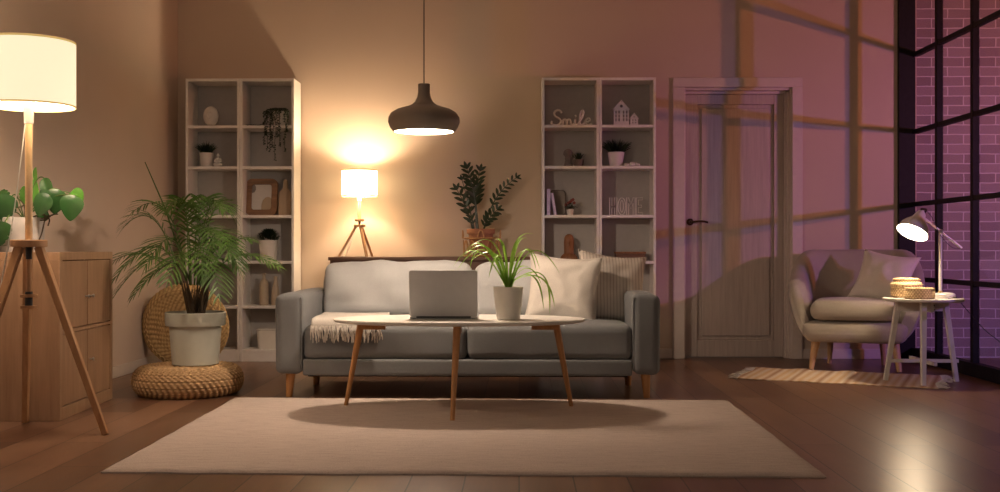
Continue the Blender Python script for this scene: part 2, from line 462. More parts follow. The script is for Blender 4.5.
# ------------------------------------------------------------------ room
YW, XL, XR, ZCEIL = 8.08, -2.52, 2.88, 3.15
struct(MB().box(XL-.2, 6.6, -1.5, 8.9, -.12, 0).build('floor', 'floor', smooth=False))
struct(MB().box(XL-.2, 6.6, 1.0, 8.9, ZCEIL, ZCEIL+.1).build('ceiling', 'ceil', smooth=False))
struct(MB().box(XL-.2, XL, 1.0, YW+.25, 0, ZCEIL).build('wall_left', 'wall_l', smooth=False))
DX0, DX1, DZ = PX(684, YW), PX(792, YW), 1.985
wb = MB().box(XL, DX0, YW, YW+.25, 0, ZCEIL).box(DX1, 2.90, YW, YW+.25, 0, ZCEIL).box(DX0, DX1, YW, YW+.25, DZ, ZCEIL)
struct(wb.build('wall_back', 'wall', smooth=False))
struct(MB().box(2.90, 6.6, 8.19, 8.4, 0, ZCEIL).build('wall_outside', 'brick', smooth=False))
struct(MB().box(XL, XL+.014, 1.0, YW, 0, .074).build('baseboard_left', 'trim_white', bevel=.004))
CX0, CX1 = PX(672.5, YW), PX(802, YW)
struct(MB().box(XL+.014, CX0, YW-.014, YW, 0, .074).box(CX1, 2.83, YW-.014, YW, 0, .074).build('baseboard_back', 'trim_white', bevel=.004))

# door
d = struct(bpy.data.objects.new('door_1', None)); COL.objects.link(d); d.location = (DX0, YW, 0)
w = DX1-DX0
cas = MB().box(CX0-DX0, .004, -.022, 0, 0, DZ).box(w-.004, CX1-DX0, -.022, 0, 0, DZ).box(CX0-DX0, CX1-DX0, -.022, 0, DZ, 2.055)
cas.build('casing', 'trim_white', d, bevel=.004)
jm = MB().box(0, .012, 0, .2, 0, DZ).box(w-.014, w, 0, .2, 0, DZ).box(w-.03, w-.014, .025, .2, 0, DZ-.03).box(w-.045, w-.03, .05, .2, 0, DZ-.04).box(.012, w-.014, 0, .2, DZ-.02, DZ).box(.012, w-.03, .05, .2, DZ-.04, DZ-.02)
jm.build('jamb', 'trim_white', d, bevel=.003)
y0 = .065
lx0, lx1, lz = .014, w-.047, DZ-.042
lf = MB()
px0, px1 = PX(697.5, YW+y0)-DX0, PX(774, YW+y0)-DX0
pz0, pz1 = .13, 1.87
lf.box(lx0, px0, y0, y0+.04, .008, lz).box(px1, lx1, y0, y0+.04, .008, lz).box(px0, px1, y0, y0+.04, .008, pz0).box(px0, px1, y0, y0+.04, pz1, lz)
lf.build('door_leaf', 'door', d, bevel=.003)
pn = MB().box(px0, px1, y0+.02, y0+.035, pz0, pz1).box(px0+.03, px1-.03, y0+.006, y0+.02, pz0+.03, pz1-.03)
pn.build('door_panel', 'door', d, bevel=.004)
hp = P(690, 222, YW+y0)-Vector((DX0, YW, 0))
MB().lathe([(.026, 0), (.026, .008), (.018, .012), (.012, .014), (.010, .045), (.0, .046)], hp, 20, Matrix.Rotation(R(90), 4, 'X')).tube(
    crom([hp+Vector((0, -.045, 0)), hp+Vector((.04, -.048, .003)), hp+Vector((.09, -.046, .004)), hp+Vector((.125, -.045, -.004))]), .0075, 8).build('door_handle', 'bronze', d)
MB().lathe([(.018, 0), (.018, .006), (.0, .007)], hp+Vector((0, 0, -.085)), 16, Matrix.Rotation(R(90), 4, 'X'))

# window wall (black steel grid)
wn = struct(bpy.data.objects.new('window_1', None)); COL.objects.link(wn); wn.location = (XR, YW, 0)
WY0 = -5.0
MB().box(-.12, .0, -.035, .0, 0, ZCEIL).build('corner_post', 'black', wn, bevel=.003)
MB().box(-.03, .03, WY0, -.035, 0, .085).build('bottom_rail', 'black', wn, bevel=.003)
MB().box(-.03, .03, WY0, -.035, ZCEIL-.06, ZCEIL).build('top_rail', 'black', wn, bevel=.003)
for yy in [-.48, -1.075, -1.72, -2.34, -2.96, -3.58, -4.2, -4.82]:
    MB().box(-.022, .022, yy-.02, yy+.02, .085, ZCEIL-.06).build('mullion', 'black', wn, bevel=.002)
for zz in [.585, 1.128, 1.655, 2.215, 2.775]:
    MB().box(-.018, .018, WY0, -.035, zz-.016, zz+.016).build('glazing_bar', 'black', wn, bevel=.002)
MB().box(-.003, .003, WY0, -.035, .085, ZCEIL-.06).build('glass_pane', 'glass', wn, smooth=False)

# ------------------------------------------------------------------ bookcases
SH = [1.685, 1.393, 1.045, .7175, .3975, .085]
YF, YB = 7.815, 8.06
def bookcase(x0, x1, label):
    t = thing('bookcase', label, 'bookcase', ((x0+x1)/2, (YF+YB)/2, 0), 0, 'tall white bookcases')
    h = (x1-x0)/2; dy = (YB-YF)/2
    MB().box(-h, -h+.018, -dy, dy, 0, 2.02).build('side_panel', 'shelf_white', t, bevel=.0015)
    MB().box(h-.018, h, -dy, dy, 0, 2.02).build('side_panel', 'shelf_white', t, bevel=.0015)
    MB().box(-h+.018, h-.018, -dy, dy, 2.0, 2.02).build('top_panel', 'shelf_white', t, bevel=.0015)
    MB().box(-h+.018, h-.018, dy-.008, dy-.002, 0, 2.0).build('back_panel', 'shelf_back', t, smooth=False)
    for z in SH: MB().box(-h+.018, h-.018, -dy+.002, dy-.008, z-.02, z).build('shelf', 'shelf_white', t, bevel=.0015)
    MB().box(-h+.018, h-.018, -dy+.004, -dy+.02, 0, .065).build('plinth', 'shelf_white', t, smooth=False)
    return t
LA, LB, LC = PX(185.5, YF), PX(239.7, YF), PX(294, YF)
RA, RB, RC = PX(542, YF), PX(599.3, YF), PX(656, YF)
bookcase(LA, LB-.001, 'tall white open bookcase against the left wall corner, behind the potted palm')
bookcase(LB+.001, LC, 'tall white open bookcase left of the glowing table lamp, with trailing vine and wooden frame')
bookcase(RA, RB-.001, 'tall white open bookcase right of the pendant lamp, with the Smile sign on top shelf')
bookcase(RB+.001, RC, 'tall white open bookcase nearest the door, with small white houses on its top shelf')

def blades(mb, c, r, n, h, spread, w=.003, seed=1, mn=.6):
    rnd = random.Random(seed)
    for i in range(n):
        a = rnd.uniform(0, 6.283); k = rnd.uniform(0, 1)**.6; hh = h*rnd.uniform(mn, 1)*(1-.35*k)
        b = Vector((c[0]+math.cos(a)*r*k*.7, c[1]+math.sin(a)*r*k*.7, c[2]))
        tip = b+Vector((math.cos(a)*spread*k, math.sin(a)*spread*k, hh))
        mid = b+Vector((math.cos(a)*spread*k*.3, math.sin(a)*spread*k*.3, hh*.7))
        mb.leaf(bez(b, mid, tip, 4), w, lambda t: 1-t*.95, nrm=(math.sin(a), math.cos(a), .2), nw=1)
def pot_prof(rb, rt, h, th=.006, lip=0):
    return [(.001, 0), (rb, 0), (rt, h), (rt-th, h), (rt-th-.002, h*.86), (.001, h*.86)]
def pot_thing(name, label, cat, loc, rb, rt, h, mat, nside=28):
    t = thing(name, label, cat, loc)
    MB().lathe([(.001, 0), (rb*.96, 0), (rb, .004), (rt, h-.002), (rt-.002, h), (rt-.006, h), (rt-.007, h*.88), (.001, h*.87)], n=nside).build('pot', mat, t)
    MB().lathe([(.001, h*.88), (rt-.008, h*.88), (rt-.009, h*.9), (.001, h*.92)], n=20).build('soil', 'soil', t)
    return t

# left bookcase contents
Yc = 7.92
c = P(211, 125, Yc)
v = thing('ceramic_vase', 'rounded white ceramic vase with a moulded ring, top left shelf', 'vase', (c.x, Yc, SH[0]))
MB().ball((0,0,.078), .056, .032, .072, 24, 16).build('body', 'white', v)
MB().lathe([(.0225, -.003), (.029, 0), (.0225, .003), (.016, 0)], (0, -.031, .085), 20, Matrix.Rotation(R(90), 4, 'X'), close=True).build('moulded_ring', 'white', v)
MB().lathe([(.001, 0), (.032, 0), (.032, .010), (.001, .010)], n=20, sy=.7).build('base', 'carved', v)

c = PX(206.5, Yc)
t = pot_thing('potted_grass', 'spiky grass plant in white pot beside the small buddha statue', 'plant', (c, Yc, SH[1]), .040, .049, .105, 'white')
g = MB(); blades(g, (0,0,.092), .045, 230, .115, .062, .0038, 3); g.build('grass', 'leaf_grass', t)

c = PX(218, Yc-.03)
st = MB()
st.ball((0,0,.012), .030, .022, .012).ball((-.018,-.008,.020), .016, .012, .009).ball((.018,-.008,.020), .016, .012, .009)
st.ball((0,.002,.045), .018, .012, .026).ball((0,0,.083), .0105, .0105, .0125).ball((0,0,.096), .005)
st.tube([(-.017,0,.060), (-.023,-.006,.042), (-.008,-.014,.03)], [.006,.006,.005], 8).tube([(.017,0,.060), (.023,-.006,.042), (.008,-.014,.03)], [.006,.006,.005], 8)
st.tube([(0,0,.065), (0,0,.075)], .006, 8)
tag(st.build('buddha_statue', 'white', loc=(c, Yc-.03, SH[1]), smooth=True), 'tiny white seated buddha figure beside a grass pot', 'statue')

# trailing string plant
cx = PX(281, Yc)
t = pot_thing('trailing_plant', 'trailing string plant spilling from white pot down the bookcase shelf', 'plant', (cx, Yc, SH[0]), .048, .055, .11, 'white')
def vine(pts, seed):
    rnd = random.Random(seed); mb = MB(); q = crom(pts, 8)
    mb.tube(q, .0013, 4)
    for p in q:
        for _ in range(2):
            a = rnd.uniform(0, 6.28); dd = Vector((math.cos(a), math.sin(a), rnd.uniform(-.6,.3)))*.011
            mb.leaf([p, p+dd*.55, p+dd], .0062, lambda t: math.sin(math.pi*(.12+t*.8)), nrm=(0, -.6, .8), nw=1)
    return mb
zr = .11
for i, (dx, L) in enumerate([(-.118+0,.25), (-.098,.29), (-.078,.30), (-.060,.27), (-.042,.36), (-.025,.20), (-.008,.26), (.028,.30), (.045,.16), (-.108,.18), (-.07,.20)]):
    jit = random.uniform(-.008,.008); dx += .028
    sx = dx*.35
    fy = -.128-random.uniform(0,.012)
    pts = [(sx, -.01, zr-.005), (sx*1.4, -.05, zr+.018), (dx, fy*.85, zr-.01), (dx+jit, fy, zr-.05), (dx-jit, fy, -.02), (dx+jit*.5, fy, -.02-(L-.11)*.5), (dx, fy, zr-L)]
    vine(pts, i).build('vine', 'leaf_dark', t)
vine([(-.03,-.01,zr), (-.07,-.03,zr+.01), (-.10,-.045,.05), (-.13,-.05,.012), (-.19,-.055,.008), (-.235,-.05,.010)], 77).build('vine', 'leaf_dark', t)

# round-cornered wooden frame
def rrect(w, h, r, n=6):
    out = []
    for cx_, cz_, a0 in ((w/2-r, h-r, 0), (-w/2+r, h-r, 90), (-w/2+r, r, 180), (w/2-r, r, 270)):
        for i in range(n+1):
            a = R(a0+90*i/n); out.append((cx_+r*math.cos(a), cz_+r*math.sin(a)))
    return out
t = thing('photo_frame', 'rounded wooden picture frame leaning on bookcase shelf beside bottle-shaped board', 'frame', (PX(261.5, Yc+.02), Yc+.01, SH[2]))
tl = Matrix.Rotation(R(-8), 4, 'X')
W_, H_ = .232, .27
inner = [(x, z+.042) for x, z in rrect(W_-.088, H_-.084, .02)]
MB().ring(rrect(W_, H_, .045), inner, -.012, .012).xf(tl).build('frame_border', 'frame_wood', t, bevel=.003)
MB().prism(inner, -.001, .004).xf(tl).build('print', 'print_paper', t, smooth=False)
sh = [(.0,.042), (.072,.042), (.072,.12), (.062,.132), (.045,.138), (.025,.13), (.008,.11), (.0,.08)]
MB().prism(sh, -.003, -.0015).xf(tl).build('print_shape', 'print_beige', t, smooth=False)
MB().prism([(-.072,.228), (-.072,.165), (-.055,.17), (-.043,.19), (-.045,.212), (-.055,.228)], -.003, -.0015).xf(tl).build('print_shape', 'stone_grey', t, smooth=False)
# bottle shaped board
bx = PX(284.5, Yc)
bp_ = [(-.043,0), (.043,0), (.045,.02), (.045,.155), (.040,.175), (.018,.195), (.015,.21), (.015,.25), (.010,.262), (-.010,.262), (-.015,.25), (-.015,.21), (-.018,.195), (-.040,.175), (-.045,.155), (-.045,.02)]
tag(MB().prism(bp_, -.009, .009).xf(Matrix.Rotation(R(-7), 4, 'X')).build('cutting_board', 'board_wood', loc=(bx, Yc+.01, SH[2]+.001), bevel=.003), 'pale bottle-shaped wooden board beside the rounded frame', 'cutting board')

t = pot_thing('potted_shrub', 'bushy dark green plant in cream pot, shelf under wooden frame', 'plant', (PX(268.5, Yc), Yc, SH[3]), .055, .070, .15, 'cream_pot')
g = MB(); rnd = random.Random(4)
for i in range(520):
    a = rnd.uniform(0, 6.28); e = rnd.uniform(.0, 1.5); rr = rnd.uniform(.6, 1)
    p = Vector((math.cos(a)*math.cos(e)*.078*rr, math.sin(a)*math.cos(e)*.07*rr, .145+math.sin(e)*.08*rr))
    dd = Vector((math.cos(a), math.sin(a), .8)).normalized()*.022
    g.leaf([p, p+dd*.5, p+dd], .006, lambda t: math.sin(math.pi*(.1+t*.85)), nw=1)
g.build('foliage', 'leaf_dark', t)

for px_, prof, lab in [(264, [(.001,0),(.030,0),(.033,.004),(.033,.15),(.026,.175),(.013,.19),(.012,.225),(.014,.23),(.008,.23),(.001,.22)], 'taller slim beige bottle vase with straight sides, low shelf'),
                  (275.5, [(.001,0),(.028,0),(.031,.006),(.031,.07),(.028,.10),(.018,.15),(.013,.175),(.013,.20),(.016,.208),(.010,.208),(.001,.20)], 'shorter tapering beige bottle vase beside taller straight one')]:
    tag(MB().lathe(prof, n=24).build('bottle_vase', 'cream', loc=(PX(px_, Yc), Yc, SH[4])), lab, 'vase')
bk = MB().rbox(.082, .055, .066, .018, Matrix.Translation((0,0,.066)), 4, lambda q: Vector((q.x*(1+q.z*.9), q.y*(1+q.z*.9), q.z)))
t = thing('storage_basket', 'small cream fabric storage basket, bottom shelf beside the sofa arm', 'basket', (PX(269.5, Yc), Yc, SH[5]))
# open topped basket
o_ = rrect(.165, .11, .03); i_ = rrect(.153, .098, .026)
mb = MB(); n = len(o_)
L = [[(x*.93, (y-.055)*.93, 0) for x, y in o_], [(x*1.05, (y-.055)*1.05, .135) for x, y in o_], [(x*1.04, (y-.049)*1.04, .135) for x, y in i_], [(x*.93, (y-.049)*.93, .006) for x, y in i_]]
for l in L: mb.v += [Vector(p) for p in l]
for k in range(3):
    for i in range(n): j = (i+1)%n; mb.f.append((k*n+i, k*n+j, (k+1)*n+j, (k+1)*n+i))
mb.f.append(tuple(range(n))); mb.f.append(tuple(3*n+i for i in range(n)))
mb.build('body', 'cream_pot', t)
MB().tube([Vector((x*1.05, (y-.055)*1.05, .135)) for x, y in o_+[o_[0]]], .004, 6).build('rim', 'throw', t)

# right bookcase contents
def stroke(mb, pts, r, k=6, sc=1.0, flat=None):
    mb.tube(crom([Vector((x*sc, 0, z*sc)) for x, z in pts], k), r, 8)
S_px = 1/4.92/139.5   # crop px -> metres
def sm(L): return [((x-205)*S_px, (266-y)*S_px) for x, y in L]
mb = MB()
for L in [[(156,204),(146,192),(130,192),(119,204),(124,220),(141,230),(151,243),(146,257),(130,264),(112,261),(105,252),(110,245)],
          [(156,240),(160,262)], [(160,262),(164,240),(174,236),(179,246),(180,262)], [(180,262),(184,240),(194,236),(199,246),(200,257),(208,263),(217,256)],
          [(222,236),(221,256),(228,264),(238,258)], [(236,258),(252,232),(263,206),(260,194),(251,198),(245,222),(244,250),(250,263),(262,260),(270,252)],
          [(270,252),(284,248),(294,240),(290,232),(280,233),(272,246),(275,260),(287,264),(304,257)]]:
    stroke(mb, sm(L), .0074)
mb.ball((sm([(224,218)])[0][0], 0, sm([(224,218)])[0][1]), .0075)
mb.box(-.13, .13, -.004, .004, 0, .005)
tag(mb.build('script_sign', 'white', loc=(PX(571.7, Yc-.05), Yc-.05, SH[0])), 'white cursive word sign reading Smile, standing on top shelf', 'sign')

def house(w, h, hw, label, win, hole, px_):
    t = thing('house_ornament', label, 'ornament', (px_, Yc-.03, SH[0]))
    d_ = .028; th = .005
    f = MB()
    # front facade pieces around the window openings
    xs = sorted(set([-w/2, w/2]+[a for q in win for a in (q[0]-q[2]/2, q[0]+q[2]/2)]))
    zs = sorted(set([0, hw]+[a for q in win for a in (q[1]-q[3]/2, q[1]+q[3]/2)]))
    for i in range(len(xs)-1):
        for j in range(len(zs)-1):
            mx_, mz_ = (xs[i]+xs[i+1])/2, (zs[j]+zs[j+1])/2
            if any(abs(mx_-q[0]) < q[2]/2 and abs(mz_-q[1]) < q[3]/2 for q in win): continue
            f.box(xs[i], xs[i+1], -d_, -d_+th, zs[j], zs[j+1])
    n = 18; r = hole; cz = hw+(h-hw)*.36
    outer = []
    for k in range(n):
        a = 2*math.pi*k/n; dx, dz = math.cos(a), math.sin(a)
        # ray to triangle edges
        best = 9
        if dz < 0: best = min(best, (hw-cz)/dz)
        for sgn in (-1, 1):
            # edge from (sgn*w/2,hw) to (0,h): normal
            nx, nz = sgn*(h-hw), w/2; k0 = nx*sgn*w/2+nz*hw
            den = nx*dx+nz*dz
            if den > 1e-6:
                tt = (k0-nz*cz)/den
                if tt > 0: best = min(best, tt)
        outer.append((dx*best, cz+dz*best))
    f.ring(outer, [(r*math.cos(2*math.pi*k/n), cz+r*math.sin(2*math.pi*k/n)) for k in range(n)], -d_, -d_+th)
    f.prism([(-w/2, hw), (-w/2, hw-.001), (w/2, hw-.001), (w/2, hw)], -d_, -d_+th)
    f.build('facade', 'white', t, smooth=False)
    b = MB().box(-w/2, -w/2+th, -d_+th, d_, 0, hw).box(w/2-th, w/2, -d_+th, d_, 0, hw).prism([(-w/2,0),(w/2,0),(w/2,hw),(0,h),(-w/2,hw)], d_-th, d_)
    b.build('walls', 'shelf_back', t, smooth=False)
    MB().prism([(-w/2-.002,hw-.003),(0,h),(0,h+.006),(-w/2-.006,hw)], -d_-.002, d_+.002).prism([(w/2+.002,hw-.003),(w/2+.006,hw),(0,h+.006),(0,h)], -d_-.002, d_+.002).build('roof', 'white', t, smooth=False)
house(.108, .176, .115, 'larger white house ornament with six windows on top shelf',
      [(x, z, .011, .021) for x in (-.038,-.016,.016,.038) for z in (.04,.067,.095)], .011, PX(621, Yc-.03))
house(.056, .084, .048, 'smaller white house ornament beside the larger one on top shelf',
      [(x, z, .009, .012) for x in (-.010,.010) for z in (.020,.038)], .005, PX(633.8, Yc-.03))

x_ = PX(568, Yc)
t = thing('bust_sculpture', 'small grey bust sculpture beside succulent on second shelf', 'sculpture', (x_, Yc, SH[1]))
mb = MB().lathe([(.001,0),(.030,0),(.032,.008),(.026,.02),(.022,.05),(.024,.065),(.018,.074),(.001,.076)], n=20, sy=.7)
mb.ball((0,-.005,.088), .026, .026, .034).ball((0,-.030,.085), .005, .007, .009)
mb.build('head', 'stone_grey', t)
mb = MB()
for i in range(14):
    a = math.pi*i/13*1.1-.16
    mb.ball((math.cos(a)*.026, -.004, .094+math.sin(a)*.028), .0085, n=8, m=6)
    mb.ball((math.cos(a)*.020, .010, .096+math.sin(a)*.026), .010, n=8, m=6)
mb.build('curled_hair', 'stone_grey', t)
t = pot_thing('succulent', 'small spiky succulent in dark pot on second shelf', 'plant', (PX(578.5, Yc-.02), Yc-.02, SH[1]), .034, .039, .052, 'dark_pot')
mb = MB(); rnd = random.Random(2)
for i in range(26):
    a = i*2.4; k = (i/26)**.7
    b = Vector((math.cos(a)*.008, math.sin(a)*.008, .045)); tip = b+Vector((math.cos(a)*.055*k, math.sin(a)*.05*k, .075-.035*k))
    mb.leaf(bez(b, b+Vector((math.cos(a)*.03*k, math.sin(a)*.03*k, .02)), tip, 5), .009, lambda t: (1-t)**.6, nrm=(-math.cos(a), -math.sin(a), 1.0), nw=1)
mb.build('leaves', 'leaf_dark', t)
t = pot_thing('potted_grass', 'bushy dark grass plant in white pot below the house ornaments', 'plant', (PX(616, Yc), Yc, SH[1]), .046, .060, .105, 'white')
g = MB(); blades(g, (0,0,.09), .06, 420, .135, .08, .0042, 8, .5); g.build('grass', 'leaf_grass', t)
mb = MB(); rnd = random.Random(9)
for i in range(26):
    x = rnd.uniform(-.055,.055); k = 1-abs(x)/.065
    mb.ball((x, rnd.uniform(-.02,.02), .008+.02*k*rnd.random()), .012, .011, .008+.006*k, 7, 5)
tag(mb.build('coral_piece', 'white', loc=(PX(631, Yc-.03), Yc-.045, SH[1]), smooth=False), 'low lumpy white coral piece beside the white grass pot', 'ornament')

# third shelf: books and frame
t = thing('book', 'thin lilac book standing upright at left end of third shelf', 'book', (PX(549, Yc)-.005, Yc-.02, SH[2]))
MB().box(-.012,-.009,-.065,.065,0,.186).box(.009,.012,-.065,.065,0,.186).box(-.012,.012,-.068,-.065,0,.186).build('cover', 'lilac', t, bevel=.001)
MB().box(-.009,.009,-.064,.062,.003,.183).build('pages', 'print_paper', t, smooth=False)
t = thing('book', 'lilac book leaning against the upright one on third shelf', 'book', (PX(553.5, Yc)+.012, Yc-.03, SH[2]))
lm = Matrix.Rotation(R(-9), 4, 'Y')
MB().box(-.011,-.008,-.06,.06,.001,.158).box(.006,.009,-.06,.06,.001,.158).box(-.011,.009,-.063,-.06,.001,.158).xf(lm).build('cover', 'lilac', t, bevel=.001)
MB().box(-.008,.006,-.059,.057,.004,.155).xf(lm).build('pages', 'print_paper', t, smooth=False)
t = thing('arched_board', 'grey round-cornered board standing behind the flower pot and books', 'board', (PX(557.5, 8.0), 8.0, SH[2]))
MB().prism(rrect(.12, .188, .03), -.006, .006).xf(Matrix.Rotation(R(-5), 4, 'X')).build('panel', 'grey_board', t, bevel=.003)
MB().tube([Vector((x, -.007, z)) for x, z in rrect(.116, .184, .03)+[rrect(.116, .184, .03)[0]]], .003, 6).xf(Matrix.Rotation(R(-5), 4, 'X')).build('edge', 'dark_pot', t)
t = pot_thing('flower_pot', 'tiny white pot of red flowers on the third shelf', 'plant', (PX(570, Yc-.03), Yc-.03, SH[2]), .020, .026, .045, 'white')
mb = MB(); mr = MB(); rnd = random.Random(5)
for i in range(40):
    a = rnd.uniform(0, 6.28); rr = rnd.uniform(0, .045); z = .05+rnd.uniform(0,.055)*(1-rr/.07)
    p = Vector((math.cos(a)*rr, math.sin(a)*rr*.7, z)); dd = Vector((math.cos(a), math.sin(a), rnd.uniform(-.8,.8))).normalized()*.022
    mb.leaf([p, p+dd*.5, p+dd], .007, lambda t: math.sin(math.pi*(.1+t*.85)), nw=1)
    mb.tube([(0,0,.038), p], .001, 4)
for q in [(.012,-.015,.105),(.030,-.01,.088),(-.012,-.015,.088),(.022,.0,.112),(-.03,-.01,.075),(.002,-.02,.096)]:
    for k in range(5):
        a = k*1.257; mr.ball((q[0]+math.cos(a)*.006, q[1], q[2]+math.sin(a)*.006), .0055, .003, .0055, 8, 5)
mb.build('leaves', 'leaf_dark', t); mr.build('blossoms', 'red_petal', t)

# wire HOME letters
mb = MB(); r_ = .0016
def wl(L, x0, mb=mb, y=0):
    mb.tube([Vector((x0+x, y, z)) for x, z in L], r_, 5)
Hh = .125
def outl(L, x0):
    for y in (-.012, .012): wl(L+[L[0]], x0, y=y)
    for x, z in L: mb.tube([(x0+x, -.012, z+.0005), (x0+x, .012, z+.0005)], r_, 5)
outl([(0,.002),(.016,.002),(.016,.052),(.036,.052),(.036,.002),(.052,.002),(.052,Hh),(.036,Hh),(.036,.070),(.016,.070),(.016,Hh),(0,Hh)], -.112)
outl([(.028+.028*math.cos(2*math.pi*k/20), .0635+.0615*math.sin(2*math.pi*k/20)) for k in range(20)], -.053)
outl([(.028+.012*math.cos(2*math.pi*k/14), .0635+.042*math.sin(2*math.pi*k/14)) for k in range(14)], -.053)
outl([(0,.002),(.014,.002),(.014,.085),(.030,.045),(.046,.085),(.046,.002),(.060,.002),(.060,Hh),(.046,Hh),(.030,.075),(.014,Hh),(0,Hh)], .010)
outl([(0,.002),(.044,.002),(.044,.018),(.015,.018),(.015,.056),(.038,.056),(.038,.072),(.015,.072),(.015,Hh-.016),(.044,Hh-.016),(.044,Hh),(0,Hh)], .078)
tag(mb.build('wire_sign', 'shelf_white', loc=(PX(625, Yc), Yc-.02, SH[2])), 'wire outline letters reading HOME on bookcase shelf', 'sign')

t = thing('wooden_sculpture', 'brown wooden sculpture with rounded head on wide base, behind cushion', 'sculpture', (PX(569, Yc), Yc, SH[3]))
MB().lathe([(.001,.045),(.036,.045),(.035,.07),(.036,.10),(.037,.135),(.034,.165),(.026,.182),(.014,.191),(.001,.193)], n=28, sy=.75).build('head', 'carved', t)
MB().tube([(0,-.022,.14), (0,-.034,.12), (0,-.034,.112)], [.005,.008,.006], 8).tube([(-.02,-.022,.142), (.02,-.022,.142)], .004, 6).build('carved_face', 'carved', t)
MB().lathe([(.001,0),(.062,0),(.064,.012),(.058,.032),(.045,.046),(.034,.055),(.001,.056)], n=28, sy=.75).build('base', 'carved', t)
t = thing('wooden_box', 'flat dark wooden box lying on shelf behind the striped cushion', 'box', (PX(630, Yc), Yc, SH[3]))
MB().box(-.105,.105,-.07,.07,0,.05).build('box_body', 'walnut', t, bevel=.003)
MB().box(-.108,.108,-.073,.073,.051,.066).build('lid', 'carved', t, bevel=.003)

# ------------------------------------------------------------------ console behind the sofa
cy0, cy1 = 7.62, 8.04
cx0, cx1 = PX(328, cy0), PX(534, cy0)
ZT = .748
t = thing('sideboard', 'long low dark walnut sideboard behind the grey sofa', 'sideboard', ((cx0+cx1)/2, (cy0+cy1)/2, 0))
h = (cx1-cx0)/2; dy = (cy1-cy0)/2
MB().box(-h, h, -dy, dy, ZT-.025, ZT).build('top', 'walnut', t, bevel=.003)
MB().box(-h+.01, h-.01, -dy+.025, dy-.005, .12, ZT-.025).build('carcass', 'walnut', t, bevel=.002)
for i in range(3):
    ww = (2*h-.05)/3; xx = -h+.025+ww*(i+.5)
    dd = MB().box(xx-ww/2+.004, xx+ww/2-.004, -dy+.006, -dy+.024, .135, ZT-.04).build('door', 'walnut', t, bevel=.002)
    MB().lathe([(.008,0),(.008,.012),(.012,.016),(.012,.022),(.001,.024)], (xx+ww*.35, -dy+.006, .5), 12, Matrix.Rotation(R(90), 4, 'X')).build('knob', 'bronze', dd)
for sx in (-1, 1):
    for sy in (-1, 1): MB().tube([(sx*(h-.06), sy*(dy-.06), .12), (sx*(h-.05), sy*(dy-.05), 0)], [.02,.013], 12).build('leg', 'walnut', t)

# ------------------------------------------------------------------ tripod lamp builder
def drum(t, R_, z0, z1, mat, trim, n=48, name='lamp_shade'):
    th = .003
    s_ = MB().lathe([(R_, z0), (R_, z1), (R_-th, z1), (R_-th, z0)], n=n, close=True).build(name, mat, t)
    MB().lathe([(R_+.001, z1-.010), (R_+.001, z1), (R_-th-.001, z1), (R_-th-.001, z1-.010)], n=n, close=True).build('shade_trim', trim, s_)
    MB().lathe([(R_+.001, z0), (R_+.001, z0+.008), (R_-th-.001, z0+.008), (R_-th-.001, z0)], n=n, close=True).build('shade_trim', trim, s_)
    fr = MB().lathe([(.03, z1-.03), (.034, z1-.027), (.03, z1-.024), (.027, z1-.027)], n=16, close=True)
    for k in range(3):
        a = k*2.094+.4
        fr.tube([(math.cos(a)*.03, math.sin(a)*.03, z1-.027), (math.cos(a)*(R_-th), math.sin(a)*(R_-th), z1-.012)], .0015, 5)
    fr.build('shade_ring', 'steel', s_)
    return s_
def point(name, loc, e, c, r=.03, parent=None):
    l = bpy.data.lights.new(name, 'POINT'); l.energy = e; l.color = c; l.shadow_soft_size = r
    o = bpy.data.objects.new(name, l); COL.objects.link(o); o.location = loc
    if parent: o.parent = parent
    return o

# table lamp on the sideboard
ly = 7.83; lx = PX(359.5, ly)
t = thing('table_lamp', 'small tripod table lamp with glowing drum shade on dark sideboard', 'lamp', (lx, ly, ZT))
zt, zb = PZ(168.5, lx, ly-.12)-ZT, PZ(196.5, lx, ly)-ZT
drum(t, .126, zb, zt, 'shade_small', 'gold_trim_glow', 40)
zh = PZ(226, lx, ly)-ZT
for i, (px_, dy_) in enumerate([(341.5, -.02), (365.5, -.12), (371, .09)]):
    fx = (PX(px_, ly+dy_)-lx)*1.15
    MB().tube([(fx*.16, dy_*.16, zh), (fx, dy_, 0)], [.009,.0075], 8, sq=True).build('leg', 'lamp_wood', t)
MB().lathe([(.001, zh-.006), (.042, zh-.006), (.042, zh+.010), (.001, zh+.010)], n=24).lathe([(.001, zh+.034), (.033, zh+.034), (.033, zh+.048), (.001, zh+.046)], n=24).build('hub', 'lamp_wood', t, bevel=.002)
MB().lathe([(.009, zh+.01), (.009, zh+.034)], n=12).build('screw', 'bronze', t)
MB().lathe([(.013, zh+.046), (.011, zb-.035), (.008, zb-.03)], n=14).build('neck', 'pole_wood', t)
MB().lathe([(.012, zb-.035), (.016, zb-.03), (.016, zb+.03), (.012, zb+.032)], n=14).build('socket', 'white_metal', t)
MB().ball((0,0,zb+.075), .028, .028, .036).build('bulb', 'bulb', t)
table_pt = point('bulb_light', (0,0,zt-.075), 46, (1,.73,.48), .035, t)
MB().tube(crom([(-.01,.01,zh+.05), (-.06,.02,.12), (-.10,.03,.02), (-.13,.10,.003), (-.13,.18,.003)]), .002, 6).build('power_cord', 'white_cord', t)

